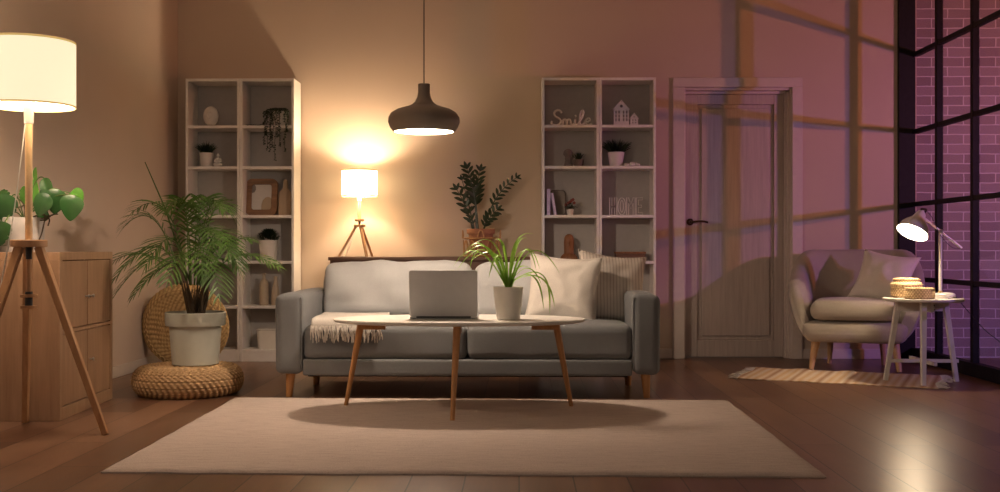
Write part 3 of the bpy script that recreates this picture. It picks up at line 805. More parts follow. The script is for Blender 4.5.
# ZZ plant in cane stand on the sideboard
py_ = 7.83; pxx = PX(481.5, py_)
t = thing('plant_stand', 'round rattan plant stand with looped cane sides on sideboard', 'stand', (pxx, py_, ZT))
Rs = .135
mb = MB().lathe([(Rs-.006,.125),(Rs,.131),(Rs-.006,.137),(Rs-.012,.131)], n=36, close=True).lathe([(Rs-.006,0),(Rs,.006),(Rs-.006,.012),(Rs-.012,.006)], n=36, close=True)
mb.build('hoop', 'cane', t)
mb = MB()
for k in range(12):
    a0 = 2*math.pi*k/12; pts = []
    for j in range(9):
        u = j/8; a = a0+(u-.5)*.42; z = .006+math.sin(math.pi*u)**.5*.11
        pts.append((math.cos(a)*(Rs-.006), math.sin(a)*(Rs-.006), z))
    mb.tube(pts, .0035, 6)
mb.build('cane_arches', 'cane', t)
mb = MB()
for a0 in (0.1, math.pi-.1, math.pi/2, -math.pi/2):
    pts = []
    for j in range(9):
        u = j/8; a = a0+(u-.5)*.35; pts.append((math.cos(a)*Rs, math.sin(a)*Rs, .131+math.sin(math.pi*u)**.7*.055))
    mb.tube(pts, .005, 6)
mb.build('handle', 'cane', t)
MB().lathe([(.001,.040),(Rs-.012,.040),(Rs-.012,.046),(.001,.046)], n=32).build('tray', 'cane', t)
zb_ = ZT+.046
t = thing('zz_plant', 'dark zz plant in terracotta pot set in the rattan stand', 'plant', (pxx-.005, py_, zb_))
MB().lathe([(.001,0),(.070,0),(.074,.004),(.088,.115),(.100,.116),(.102,.150),(.094,.152),(.092,.135),(.001,.134)], n=32).build('pot', 'terracotta', t)
MB().lathe([(.001,.135),(.090,.135),(.088,.139),(.001,.142)], n=24).build('soil', 'soil', t)
def zz(base, ctrl, tip, n, L, seed, start=.28):
    rnd = random.Random(seed); q = bez(base, ctrl, tip, 24); mb = MB(); mb.tube(q, [.006-.004*i/24 for i in range(25)], 6)
    for i in range(n):
        u = start+(1-start)*i/(n-1); k = u*24; i0 = min(23, int(k)); p = q[i0].lerp(q[i0+1], k-i0); d_ = (q[i0+1]-q[i0]).normalized()
        side = d_.cross(Vector((0,1,0))).normalized(); ll = L*(1-.35*abs(u-.55)/.5)
        for s_ in (-1, 1):
            dr = (side*s_*.85+d_*.75+Vector((0, rnd.uniform(-.5,.3), rnd.uniform(-.1,.15)))).normalized()
            mb.leaf(bez(p, p+dr*ll*.5+Vector((0,0,.006)), p+dr*ll, 5), ll*.19, lambda t: math.sin(math.pi*(.04+.92*t))**.8, nrm=(rnd.uniform(-.3,.3), -1, .5), nw=1)
    dr = d_; mb.leaf(bez(q[-1], q[-1]+dr*L*.4, q[-1]+dr*L*.7, 4), L*.14, lambda t: math.sin(math.pi*(.04+.92*t)), nrm=(0,-1,.5), nw=1)
    return mb
B0 = Vector((pxx-.005, py_, zb_))
for (bpx, cpx, tpx, dY, n, L, sd) in [((478,228),(477,195),(467,169),-.02,8,.085,1), ((477,228),(473,200),(480,171),.03,8,.08,2),
                              ((473,228),(467,206),(457,190),-.04,6,.08,3), ((484,228),(490,196),(516,178),-.03,8,.06,4), ((483,229),(486,220),(497,210),-.07,6,.075,5), ((474,228),(472,215),(462,180),.05,7,.06,6)]:
    a = P(bpx[0], bpx[1], py_); b = P(cpx[0], cpx[1], py_+dY*.5); c_ = P(tpx[0], tpx[1], py_+dY)
    a.z = zb_+.138
    zz(a-B0, b-B0, c_-B0, n, L, sd, .42 if n > 7 else .2).build('stem_with_leaves', 'leaf_dark', t)

# ------------------------------------------------------------------ pendant
pY = 5.70; pX = PX(424, pY); pZ = 1.412
t = thing('pendant_lamp', 'taupe onion-shaped pendant lamp hanging above the coffee table', 'lamp', (pX, pY, pZ))
prof = [(.158,0),(.176,.022),(.186,.050),(.184,.075),(.170,.098),(.140,.116),(.100,.128),(.070,.138),(.048,.155),(.036,.180),(.031,.205),(.031,.248),(.027,.250)]
inn = [(r-.004 if r > .04 else r-.006, z-.002 if z > .02 else z) for r, z in prof[:-3]]
MB().lathe(prof+[(.010,.252),(.010,.246)]+[(.024,.19)]+list(reversed(inn)), n=56, close=True).build('lamp_shade', 'taupe', t)
MB().lathe([(.153,.004),(.170,.024),(.178,.050),(.175,.072),(.160,.092),(.130,.106),(.001,.110)], n=48).build('inner_reflector', 'glow', t)
t2 = [x for x in COL.objects if x.name.startswith('inner_reflector')][0]
me = t2.data; bm = bmesh.new(); bm.from_mesh(me); bm.faces.ensure_lookup_table()
fc = [f for f in bm.faces if len(f.verts) > 10 and f.calc_center_median().z < .01]
bmesh.ops.delete(bm, geom=fc, context='FACES_ONLY'); bm.to_mesh(me); bm.free()
MB().ball((0,0,.055), .030).build('bulb', 'bulb', t)
MB().tube([(0,0,.25), (0,0,ZCEIL-pZ-.03)], .0028, 8).build('cord', 'black_plastic', t)
MB().lathe([(.001,ZCEIL-pZ-.04),(.03,ZCEIL-pZ-.035),(.045,ZCEIL-pZ)], n=24).build('ceiling_cup', 'taupe', t)
pend_pt = point('pendant_light', (0,0,.018), 60, (1,.77,.60), .045, t)

# ------------------------------------------------------------------ sofa
SX0, SX1 = PX(275.3, 5.93), PX(660.3, 5.93)
sc_ = (SX0+SX1)/2; sw = (SX1-SX0)/2
sof = thing('sofa', 'grey two-seat fabric sofa with tapered wooden legs', 'sofa', (sc_, 5.90, 0))
D_ = .90; aw = .152
def wob(amp, sc, seed, f2=None):
    def fn(q):
        o = Vector((seed*3.1, seed*1.7, seed*.9)); nn = noise.noise_vector(q*sc+o)
        r = q+nn*amp
        return f2(r) if f2 else r
    return fn
def T(x, y, z): return Matrix.Translation((x, y, z))
for sx in (-1, 1):
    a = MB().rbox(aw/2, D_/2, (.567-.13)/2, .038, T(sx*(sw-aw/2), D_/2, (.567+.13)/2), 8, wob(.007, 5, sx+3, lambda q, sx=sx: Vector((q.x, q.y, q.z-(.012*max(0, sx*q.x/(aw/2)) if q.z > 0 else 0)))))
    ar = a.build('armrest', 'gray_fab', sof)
    x0 = sx*(sw-aw)+sx*.006
    MB().tube(crom([(x0,.012,.15), (x0,.010,.50), (x0+sx*.006,.03,.545), (x0+sx*.008,.30,.557), (x0+sx*.008,D_-.08,.557)], 4), .003, 6).build('piping', 'gray_fab', ar)
iw = sw-aw
MB().rbox(iw, (D_-.012)/2, .044, .012, T(0, D_/2+.0, .166), 8).build('base_rail', 'gray_fab', sof)
MB().box(-iw+.02, iw-.02, .06, D_-.08, .112, .13).build('underframe', 'black', sof)
MB().rbox(iw, .08, .24, .04, T(0, D_-.09, .40), 8, wob(.004,4,5)).build('back_frame', 'gray_fab', sof)
for i, sx in enumerate((-1, 1)):
    def bulge(q): 
        k = max(0, 1-(q.x/(iw/2))**2)*max(0, 1-(q.y/.34)**2)
        return Vector((q.x, q.y, q.z+(.018*k if q.z > 0 else 0)))
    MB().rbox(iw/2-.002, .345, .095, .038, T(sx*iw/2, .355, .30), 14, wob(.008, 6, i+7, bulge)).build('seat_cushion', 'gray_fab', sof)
    def bb(q):
        k = max(0, 1-(q.x/(iw/2))**2)*max(0, 1-(q.z/.2)**2)
        return Vector((q.x, q.y-(.035*k if q.y < 0 else 0), q.z-.012*abs(q.x/(iw/2))**3*(1 if q.z > 0 else 0)))
    mt = T(sx*iw/2, .66, .555) @ Matrix.Rotation(R(-14), 4, 'X')
    MB().rbox(iw/2-.004, .075, .175, .06, mt, 16, wob(.022, 8, i+17, bb)).build('back_cushion', 'gray_fab_lit', sof)
for sx in (-1, 1):
    MB().tube([(sx*(sw-.075), .075, .135), (sx*(sw-.068), .062, 0)], [.027,.017], 16).build('leg', 'leg_wood', sof)
    MB().tube([(sx*(sw-.12), D_-.30, .135), (sx*(sw-.115), D_-.29, 0)], [.027,.017], 16).build('leg', 'leg_wood', sof)

# throw blanket with fringe
tx0, tx1 = PX(308, 5.9)+.02, PX(381, 5.9)
t = thing('throw_blanket', 'cream knitted throw with fringe draped over sofa seat', 'blanket', ((tx0+tx1)/2, 5.9, .40))
hw = (tx1-tx0)/2
def blanket(u, v):
    x = -hw+2*hw*u
    if v < .80: y = .40-(.40-.015)*(v/.80)
    else: y = .015-.028*math.sin((v-.8)/.2*math.pi/2)
    z = .030 if v < .80 else .030-.045*(1-math.cos((v-.8)/.2*math.pi/2))
    z += .006*noise.noise(Vector((x*9, y*9, 3)))+(.012 if v < .8 else 0)*(1-v)
    x += .02*math.sin(v*3)*u
    return (x, y, z)
b = MB().grid(blanket, 30, 24).build('cloth', 'throw', t)
b.modifiers.new('s', 'SOLIDIFY').thickness = .012
b.modifiers['s'].offset = -1
rnd = random.Random(11); mb = MB()
for i in range(120):
    x = -hw+2*hw*(i+.5)/120+rnd.uniform(-.004,.004); L = rnd.uniform(.055,.095); y = -.018-rnd.uniform(0,.010)
    sx_ = rnd.uniform(-.014,.014)
    mb.tube(crom([(x, y+.004, -.006), (x+sx_*.3, y-.006, -.006-L*.35), (x+sx_, y-.002, -.006-L*.7), (x+sx_*1.1, y+rnd.uniform(-.004,.003), -.006-L)], 3), [.0026]*9+[.0012], 5)
mb.build('fringe', 'throw', t)

# pillows
def pillow(name, label, mat, c, a, thick, mx, piping=False):
    t = thing(name, label, 'cushion', c); m4 = mx
    mb = MB(); n = 22
    def sfc(sg):
        def fn(u, v):
            x, z = u*2-1, v*2-1
            k = (max(0, 1-x*x)*max(0, 1-z*z))**.5*.55+.45*(max(0, 1-x**4)*max(0, 1-z**4))**.8
            px_ = x*a/2*(1-.12*(1-z*z)); pz_ = z*a/2*(1-.12*(1-x*x))
            y = sg*thick/2*k
            w_ = noise.noise(Vector((x*2.2+a*40, z*2.2, sg)))*.02*k+noise.noise(Vector((x*5, z*5+a*30, sg)))*.005*k
            return m4 @ Vector((px_, y+w_, pz_))
        return fn
    mb.grid(sfc(-1), n, n); mb.grid(sfc(1), n, n)
    ob = mb.build('cover', mat, t)
    bm = bmesh.new(); bm.from_mesh(ob.data); bmesh.ops.remove_doubles(bm, verts=bm.verts, dist=.0008); bmesh.ops.recalc_face_normals(bm, faces=bm.faces); bm.to_mesh(ob.data); bm.free()
    for p in ob.data.polygons: p.use_smooth = True
    pts = []
    for k in range(4):
        for j in range(12):
            s_ = j/12*2-1
            x, z = [(s_, -1), (1, s_), (-s_, 1), (-1, -s_)][k]
            pts.append(m4 @ Vector((x*a/2*(1-.12*(1-z*z)), 0, z*a/2*(1-.12*(1-x*x)))))
    MB().tube(pts+[pts[0]], .003, 6).build('seam', mat, t)
    return t
def RM(yaw, tilt, roll): return Matrix.Rotation(R(yaw), 4, 'Z') @ Matrix.Rotation(R(-tilt), 4, 'X') @ Matrix.Rotation(R(roll), 4, 'Y')
pillow('throw_pillow', 'plain cream linen cushion on sofa, in front of the striped one', 'beige_fab', P(563, 291, 6.27), .425, .14, RM(-8, 16, 4))
pillow('throw_pillow', 'striped ribbed beige cushion leaning on the right sofa arm', 'ribbed', P(612, 288, 6.42), .425, .13, RM(16, 16, 7))

# ------------------------------------------------------------------ rug
ra, rb = P(100, 470, 3.97), P(825, 475, 3.88)
def gp(px, py):
    # floor point under a pixel
    zc = F*CZ/(py-248); t_ = (px-500)/F; xc = t_*zc
    return Vector((xc*math.cos(TH)-zc*math.sin(TH), xc*math.sin(TH)+zc*math.cos(TH), 0))
g0, g1, g2, g3 = gp(100, 473.5), gp(827, 478), gp(729, 402.5), gp(234, 399.5)
cc = (g0+g1+g2+g3)/4
mb = MB()
def rugf(u, v, top):
    p = (g0*(1-u)+g1*u)*(1-v)+(g3*(1-u)+g2*u)*v-cc
    e = min(u, 1-u, v, 1-v); k = min(1, e/.012)
    z = (.005+.009*k**.5+.0015*noise.noise(Vector((p.x*3, p.y*3, 0)))) if top else 0
    n_ = noise.noise(Vector((p.x*6, p.y*6, 5)))*.006*(1-k)
    return (p.x+n_, p.y+n_, z)
xs = [0,.004,.008,.012]+[.012+.976*i/60 for i in range(1, 60)]+[.988,.992,.996,1]
nx = len(xs)
for top in (1, 0):
    o_ = len(mb.v)
    for u in xs:
        for v in xs: mb.v.append(Vector(rugf(u, v, top)))
    for i in range(nx-1):
        for j in range(nx-1): a = o_+i*nx+j; mb.f.append((a, a+nx, a+nx+1, a+1))
N2 = nx*nx
bd = [i*nx for i in range(nx)]+[(nx-1)*nx+j for j in range(1, nx)]+[i*nx+nx-1 for i in range(nx-2, -1, -1)]+[j for j in range(nx-2, 0, -1)]
for k in range(len(bd)): a, b_ = bd[k], bd[(k+1)%len(bd)]; mb.f.append((a, b_, b_+N2, a+N2))
tag(mb.build('area_rug', 'rug', loc=cc), 'large plain beige rug lying under the coffee table', 'rug')
RUG = .0145

# ------------------------------------------------------------------ coffee table
tc = Vector((PX(459.3, 5.42), 5.42, 0)); ZTT = .463
t = thing('coffee_table', 'low oval white coffee table on three splayed wooden legs', 'table', (tc.x, tc.y, RUG))
zz_ = ZTT-RUG; a_, b_ = .62, .335
def oval(k, n=96):
    out = []
    for i in range(n):
        an = 2*math.pi*i/n; c0, s0 = math.cos(an), math.sin(an)
        out.append((math.copysign(abs(c0)**.92, c0)*a_*k, math.copysign(abs(s0)**.92, s0)*b_*k))
    return out
mb = MB(); rings = [(.95, zz_-.018), (.985, zz_-.014), (1, zz_-.007), (1, zz_-.003), (.996, zz_)]
for k, z in rings: mb.v += [Vector((x, y, z)) for x, y in oval(k)]
n = 96
for i in range(len(rings)-1):
    for j in range(n): mb.f.append((i*n+j, i*n+(j+1)%n, (i+1)*n+(j+1)%n, (i+1)*n+j))
mb.f.append(tuple(reversed(range(n)))); mb.f.append(tuple((len(rings)-1)*n+j for j in range(n)))
mb.build('tabletop', 'table_white', t)
for (fx, fy, ux, uy) in [(346, 5.555, 361.5, 5.50), (571.3, 5.54, 555.5, 5.50), (452.3, 5.07, 457.2, 5.20)]:
    f_ = Vector((PX(fx, fy)-tc.x, fy-tc.y, 0)); u_ = Vector((PX(ux, uy)-tc.x, uy-tc.y, zz_-.018))
    MB().tube([u_, u_.lerp(f_, .15), f_], [.0185,.0175,.0105], 16).build('leg', 'leg_wood', t)
    dr = Vector((-u_.x, -u_.y, 0)).normalized() if abs(u_.x) > .1 else Vector((0,1,0))
    dr = Vector((1 if u_.x < 0 else -1, 0, 0)) if abs(u_.x) > .1 else dr
    m_ = Matrix.Translation(u_+dr*.045+Vector((0,0,-.009))) @ Matrix.Rotation(math.atan2(dr.y, dr.x), 4, 'Z')
    MB().box(-.06, .075, -.016, .016, -.034, .009, m_).build('bracket', 'leg_wood', t, bevel=.002)

# laptop
lw = .166
lY = 5.36; t = thing('laptop', 'open silver laptop seen from behind on coffee table', 'laptop', (PX(443.6, lY), lY, ZTT))
MB().rbox(lw, .112, .0065, .006, T(0, .112, .0085), 2).build('base', 'silver', t)
MB().box(-lw+.02, lw-.02, .05, .15, .0145, .0152).build('keyboard', 'black_plastic', t, smooth=False)
MB().box(-.05, .05, .16, .215, .0145, .0150).build('trackpad', 'steel', t, smooth=False)
for sx in (-1, 1):
    for yy in (.02, .2): MB().lathe([(.001,0),(.008,0),(.008,.003),(.001,.003)], (sx*(lw-.02), yy, 0), 10).build('foot', 'black_plastic', t)
lidm = T(0, .004, .012) @ Matrix.Rotation(R(11), 4, 'X')
ld = MB().prism(rrect(2*lw, .232, .012, 5), -.003, .003, lidm).build('lid', 'silver', t, bevel=.0012)
MB().box(-lw+.008, lw-.008, .003, .0038, .012, .222, lidm).build('screen', 'screen', ld, smooth=False)
MB().tube([(-lw*.8, .004, .010), (lw*.8, .004, .010)], .006, 10).build('hinge', 'black_plastic', t)

# potted dracaena on coffee table
dY = 5.34; dc = Vector((PX(508.3, dY), dY, ZTT))
t = thing('spider_plant', 'arching green strap-leaved plant in white pot on coffee table', 'plant', dc)
MB().lathe([(.001,0),(.052,0),(.056,.003),(.066,.075),(.073,.155),(.074,.158),(.070,.159),(.067,.145),(.001,.142)], n=40).build('pot', 'cream_pot', t)
MB().lathe([(.001,.143),(.067,.143),(.066,.149),(.001,.152)], n=24).build('soil', 'soil', t)
def cp(x, y): return (450+x/4.918, 230+y/4.918)
leaves = [((130,105),(15,182),.0), ((165,100),(35,197),-.03), ((165,38),(75,112),.05), ((150,112),(98,202),-.06), ((238,125),(190,237),-.07), ((175,60),(60,140),.07),
    ((325,62),(415,20),.05), ((375,85),(441,192),.02), ((415,75),(541,217),-.02), ((415,235),(461,397),-.07), ((450,240),(515,382),-.04), ((455,225),(490,415),.03),
    ((372,85),(425,202),-.05), ((315,110),(345,35),-.03), ((262,80),(215,50),.08), ((272,150),(262,60),-.05), ((340,185),(400,190),.08), ((210,115),(90,165),.08), ((215,40),(110,75),-.02), ((330,130),(372,110),-.08), ((330,75),(385,45),.03), ((385,190),(450,270),-.06)]
for i, (cpt, tip, dy_) in enumerate(leaves):
    a = Vector((0,0,.148)); cq = P(*cp(*cpt), dY+dy_*.6)-dc; tq = P(*cp(*tip), dY+dy_)-dc
    a += Vector((cq.x*.06, cq.y*.06, 0))
    a2 = a+Vector(((cq.x)*.12, cq.y*.1, .04))
    cq = cq*2-(a2+tq)*.5; cq.z = min(cq.z, .46)
    q = bez(a2, cq*1.0, tq, 14); q = [a]+q
    MB().leaf(q, .0085 if i % 3 else .0065, lambda t: (.55+.45*math.sin(min(1, t*1.6)*math.pi/2))*(1-t**4)**.9 if t < .995 else .02, nrm=(0,-.35,1), fold=.35, nw=1).build('leaf', 'leaf_bright', t)

# ------------------------------------------------------------------ wicker poufs, palm
def pouf(label, loc, rad, hgt, mat, tilt=None, rz=0, sc=1):
    nu, prof = 320, []
    rr = hgt/2
    flat = rad-rr
    # profile: bottom centre -> side -> top centre
    L = []
    n1 = 26; ns = 34
    for i in range(n1): L.append((flat*i/n1+.002, 0, flat*i/n1))
    for i in range(ns+1):
        a = -math.pi/2+math.pi*i/ns; ca = math.copysign(abs(math.cos(a))**.75, math.cos(a)) if abs(math.cos(a)) > 1e-6 else 0
        L.append((flat+ca*rr, rr+math.sin(a)*rr, flat+(i/ns)*math.pi*rr))
    for i in range(1, n1+1): L.append((flat*(1-i/n1)+.002, hgt, flat+math.pi*rr+flat*i/n1))
    tot = L[-1][2]; mb = MB(); mb.a = []
    rows = tot/.019
    for k, (r, z, s_) in enumerate(L):
        i0, i1 = max(0, k-1), min(len(L)-1, k+1)
        dr, dz = L[i1][0]-L[i0][0], L[i1][1]-L[i0][1]; l = math.hypot(dr, dz) or 1; nr, nz = dz/l, -dr/l
        row = s_/tot*rows; fr = row-math.floor(row); ri = math.floor(row)
        cnt = max(12, int(2*math.pi*max(r, .06)/.034))
        for j in range(nu):
            th = 2*math.pi*j/nu
            ph = th*cnt+ri*math.pi+ (fr-.5)*2.2
            h_ = (math.sin(math.pi*fr)**.6)*(.55+.45*math.sin(ph))
            h_ = max(0, h_)
            dd = h_*.0085-.004+.003*noise.noise(Vector((math.cos(th)*3, math.sin(th)*3, s_*8)))
            if k == 0 or k == len(L)-1: dd = 0
            mb.v.append(Vector(((r+nr*dd)*math.cos(th), (r+nr*dd)*math.sin(th), max(0, z+nz*dd) if z < .02 else z+nz*dd)))
            mb.a.append(h_)
    for k in range(len(L)-1):
        for j in range(nu): mb.f.append((k*nu+j, k*nu+(j+1)%nu, (k+1)*nu+(j+1)%nu, (k+1)*nu+j))
    mb.f.append(tuple(reversed(range(nu)))); mb.f.append(tuple((len(L)-1)*nu+j for j in range(nu)))
    if tilt is not None: mb.xf(tilt)
    ob = mb.build('wicker_pouf', mat, loc=loc)
    return tag(ob, label, 'pouf')
pfY = 6.09; pfX = PX(188.3, pfY)
pouf('round wicker pouf lying flat on floor under the palm pot', (pfX, pfY, 0), .300, .160, 'wicker')
# leaning pouf: disc standing on edge against the bookcase
lp = P(188, 321, 7.5)
pouf('round wicker pouf standing on edge, leaning against the left bookcase', (PX(190, 7.44), 7.44, 0), .288, .15, 'wicker_gold',
     Matrix.Translation((0, -.02, .288+.010)) @ Matrix.Rotation(R(-90-(-9)), 4, 'X') @ Matrix.Translation((0,0,-.15)) )

pc = Vector((PX(195.5, pfY), pfY, .1645))
t = thing('potted_palm', 'tall areca palm in pale green pot on wicker pouf', 'plant', pc)
MB().lathe([(.001,0),(.122,0),(.126,.004),(.142,.215),(.160,.216),(.163,.222),(.165,.286),(.162,.290),(.154,.290),(.150,.25),(.001,.25)], n=48).build('pot', 'sage_pot', t)
MB().lathe([(.001,.251),(.150,.251),(.148,.256),(.001,.262)], n=32).build('soil', 'soil', t)
mb = MB(); rnd = random.Random(3)
for i in range(16):
    a = rnd.uniform(0, 6.28); r0 = rnd.uniform(.0,.05); b0 = Vector((math.cos(a)*r0, math.sin(a)*r0, .255)); 
    mb.tube([b0, b0+Vector((math.cos(a)*.014-.01, math.sin(a)*.02, .10)), b0+Vector((math.cos(a)*.05-.015, math.sin(a)*.05, .21))], [.010,.0085,.003], 8)
    for q in range(3):
        a += .5; mb.tube([b0+Vector((0,0,.02)), b0+Vector((math.cos(a)*.02, math.sin(a)*.02, .08)), b0+Vector((math.cos(a)*.045, math.sin(a)*.045, .12+rnd.uniform(0,.06)))], [.004,.003,.001], 5)
mb.build('stems', 'stem', t)
def frond(base, c, tip, n, L, seed, wd=.0055):
    rnd = random.Random(seed); q = bez(base, c, tip, 30); mb = MB(); mb.tube(q, [.0045-.0033*i/30 for i in range(31)], 5)
    for i in range(n):
        u = .30+.70*i/(n-1); k = u*30; i0 = min(29, int(k)); p = q[i0].lerp(q[i0+1], k-i0); d_ = (q[i0+1]-q[i0]).normalized()
        side = d_.cross(Vector((0,0,1)))
        if side.length < .1: side = Vector((1,0,0))
        side.normalize(); up = side.cross(d_).normalized()
        ll = L*math.sin(math.pi*(.18+.72*(u-.3)/.7))**.7
        for s_ in (-1, 1):
            dr = (side*s_*.8+d_*.75+up*.22+Vector((rnd.uniform(-.1,.1), rnd.uniform(-.1,.1), rnd.uniform(-.1,.1)))).normalized()
            mb.leaf(bez(p, p+dr*ll*.55, p+dr*ll+Vector((0,0,-ll*.33)), 4), wd, lambda t: (.5+1.2*t)*(1-t)**.6+.06, nrm=up+Vector((0,-.3,0)), fold=.2, nw=1)
    dr = d_; mb.leaf(bez(q[-1], q[-1]+dr*.03, q[-1]+dr*.07+Vector((0,0,-.02)), 4), wd*.8, lambda t: 1-t*.9, nw=1)
    return mb
fr_list = [  # ctrl px, tip px, dY
 ((160,215),(112,300),-.10), ((150,225),(108,262),.05), ((160,180),(128,222),-.05), ((175,170),(138,206),.12), ((165,205),(120,272),-.25),
 ((190,165),(170,205),-.22), ((205,170),(226,205),-.12), ((210,165),(236,214),.10), ((220,205),(240,262),-.10), ((215,190),(232,248),-.28),
 ((215,195),(243,268),.08), ((195,175),(214,196),.2), ((180,195),(150,260),-.32), ((200,200),(205,265),-.36), ((178,230),(138,290),-.2), ((208,215),(222,290),-.25),
 ((185,180),(190,200),-.1), ((190,215),(172,275),-.38), ((200,190),(216,238),-.34), ((232,228),(279,262),-.15), ((226,222),(252,236),-.05)]
for i, (cpt, tip, dy_) in enumerate(fr_list):
    b0 = Vector((-.02+.002*(cpt[0]-190), dy_*.06, .44))
    frond(b0, P(cpt[0], cpt[1]+9, pfY+dy_*.5)-pc, P(tip[0]-3, tip[1]+4, pfY+dy_)-pc, 15, .15, i, .0066).build('frond', 'leaf_palm', t)
MB().tube([Vector((-.03,0,.45)), P(165, 208, pfY)-pc, P(145, 162, pfY)-pc], [.0055,.0045,.0025], 6).build('new_spear', 'stem_green', t)

# ------------------------------------------------------------------ oak cabinet on the left
cy0, cy1, cxf, chh = 5.10, 5.86, -2.163, .79
cxb = XL+.035
t = thing('oak_cabinet', 'square oak cabinet with four doors against the left wall', 'cabinet', ((cxb+cxf)/2, (cy0+cy1)/2, 0), R(2.5))
hx, hy = (cxf-cxb)/2, (cy1-cy0)/2
MB().box(-hx, hx-.002, -hy, hy, chh-.038, chh).build('top_board', 'cab_wood', t, bevel=.002)
for s_ in (-1, 1): MB().box(-hx, hx-.002, s_*hy-(.038 if s_ > 0 else 0), s_*hy+(.038 if s_ < 0 else 0), 0, chh-.038).build('side_board', 'cab_wood', t, bevel=.002)
MB().box(-hx, hx-.002, -hy+.038, hy-.038, 0, .06).build('bottom_board', 'cab_wood', t, bevel=.002)
MB().box(-hx, -hx+.01, -hy+.038, hy-.038, .06, chh-.038).build('back_panel', 'cab_wood', t, smooth=False)
MB().box(-hx+.01, hx-.02, -.008, .008, .06, chh-.038).box(-hx+.01, hx-.002, -hy+.038, hy-.038, .405, .421).build('divider', 'cab_wood', t, smooth=False)
kz = {0: .57, 1: .25}
for iz, (z0, z1) in enumerate([(.425, chh-.042), (.064, .401)]):
    for iy, (ya, yb_) in enumerate([(-hy+.041, -.003), (.003, hy-.041)]):
        dr = MB().box(hx-.02, hx-.004, ya, yb_, z0, z1).build('door', 'cab_door', t, bevel=.002)
        if iz == 1 and iy == 0: continue
        ky = yb_-.03 if iy == 0 else ya+.03
        MB().lathe([(.004,0),(.004,.012),(.009,.016),(.009,.021),(.001,.023)], (hx-.004, ky, kz[iz]), 12, Matrix.Rotation(R(90), 4, 'Y')).build('knob', 'steel', dr)

# monstera on the cabinet
mY = 5.33; mc = Vector((PX(22.5, mY), mY, chh))
t = thing('monstera', 'glossy monstera plant in grey concrete pot on oak cabinet', 'plant', mc)
MB().lathe([(.001,0),(.098,0),(.100,.004),(.100,.03),(.096,.034),(.098,.038),(.103,.165),(.101,.168),(.094,.168),(.092,.15),(.001,.148)], n=40).build('pot', 'concrete', t)
MB().lathe([(.001,.149),(.092,.149),(.001,.158)], n=24).build('soil', 'soil', t)
def mleaf(px0, py0, px1, py1, W, mat, dy_=-.04, nrm=(0,-1,.25), cut=True, stem=(26,212), bend=.02):
    a = P(px0, py0, mY+dy_)-mc; b = P(px1, py1, mY+dy_)-mc; a.x = max(a.x, -(mc.x-XL)+.03); L = (b-a).length
    n_ = 30; pts = bez(a, a.lerp(b, .5)+Vector((0,-bend,bend)), b, n_)
    def shp(t):
        base = (math.sin(math.pi*min(1, t*1.0+.0))**.55)*(1.15-.55*t) if t > 0 else .0
        base = max(.04, base)
        if cut and .25 < t < .85: base *= (1-.30*max(0, math.sin(t*34))**3)
        return base
    mb = MB().leaf(pts, W*1.22, shp, nrm=nrm, fold=.18, nw=3)
    o = mb.build('leaf', mat, t)
    s0 = P(stem[0], stem[1], mY)-mc; s0.x *= .5; s0.y = 0; s0.z = .15
    MB().tube(bez(s0, (s0.x*.5+a.x*.5, a.y*.5, max(a.z, .2)+.04), a, 10), .003, 6).build('leaf_stalk', 'stem_green', t)
mleaf(76,196,70,221,.055,'leaf_monstera',-.08, cut=False)
mleaf(70,193,80,208,.05,'leaf_lime',-.02, cut=False)
mleaf(60,190,54,214,.050,'leaf_monstera',-.04, cut=False)
mleaf(50,196,38,216,.045,'leaf_monstera',-.10, cut=False)
mleaf(44,178,52,204,.028,'leaf_monstera',-.02, cut=False)
mleaf(36,205,35,178,.020,'leaf_lime',0, cut=False)
mleaf(36,183,36,167,.010,'leaf_lime',0, cut=False)
mleaf(44,205,47,184,.022,'leaf_monstera',.03, cut=False)
mleaf(12,196,3,222,.055,'leaf_monstera',-.08)
mleaf(5,222,0,246,.050,'leaf_monstera',-.12)
mleaf(8,205,2,190,.03,'leaf_monstera',-.03)
mleaf(27,205,24,186,.025,'leaf_lime',.03)
mleaf(48,212,40,224,.032,'leaf_monstera',.02, cut=False)
mb = MB()
for L in [[(30,212),(40,215),(50,216),(60,210),(66,200)], [(30,213),(44,220),(52,215),(58,214)], [(32,214),(44,214),(42,232),(38,242)], [(30,212),(24,205),(16,197)], [(28,214),(27,206),(20,207),(16,208)], [(36,214),(48,218),(48,226)]]:
    pts = [P(x, y, mY-.03)-mc for x, y in L]; pts[0] = Vector((pts[0].x*.3, 0, .155))
    mb.tube(crom(pts, 5), .0035, 6)
mb.build('aerial_roots', 'stem', t)

# ------------------------------------------------------------------ big tripod floor lamp
fc_ = Vector((-2.138, 4.76, 0))
t = thing('floor_lamp', 'tall wooden tripod floor lamp with glowing cream drum shade', 'lamp', fc_)
fz = lambda py: PZ(py, fc_.x, fc_.y)
hub = .836
for (fx, fy) in [(.345,-.02), (-.155,.308), (-.185,-.29)]:
    u_ = Vector((fx, fy, 0)).normalized()
    MB().tube([u_*.045+Vector((0,0,hub-.02)), Vector((fx, fy, .0))], [.017,.0125], sq=True).build('leg', 'lamp_wood', t, bevel=.003)
MB().lathe([(.001,hub-.022),(.074,hub-.022),(.077,hub-.018),(.077,hub+.006),(.074,hub+.010),(.001,hub+.010)], n=36).build('hub', 'lamp_wood', t)
MB().lathe([(.011,.60),(.011,hub-.022)], n=12).build('lower_rod', 'lamp_wood', t)
for z in (.545, .595): MB().lathe([(.001,z),(.036,z),(.036,z+.014),(.001,z+.014)], n=20).build('clamp_disc', 'lamp_wood', t, bevel=.002)
MB().lathe([(.016,.545),(.016,.62)], n=12).lathe([(.013,hub-.075),(.013,hub-.022)], n=12).build('clamp_screw', 'black_plastic', t)
zsock = fz(123)
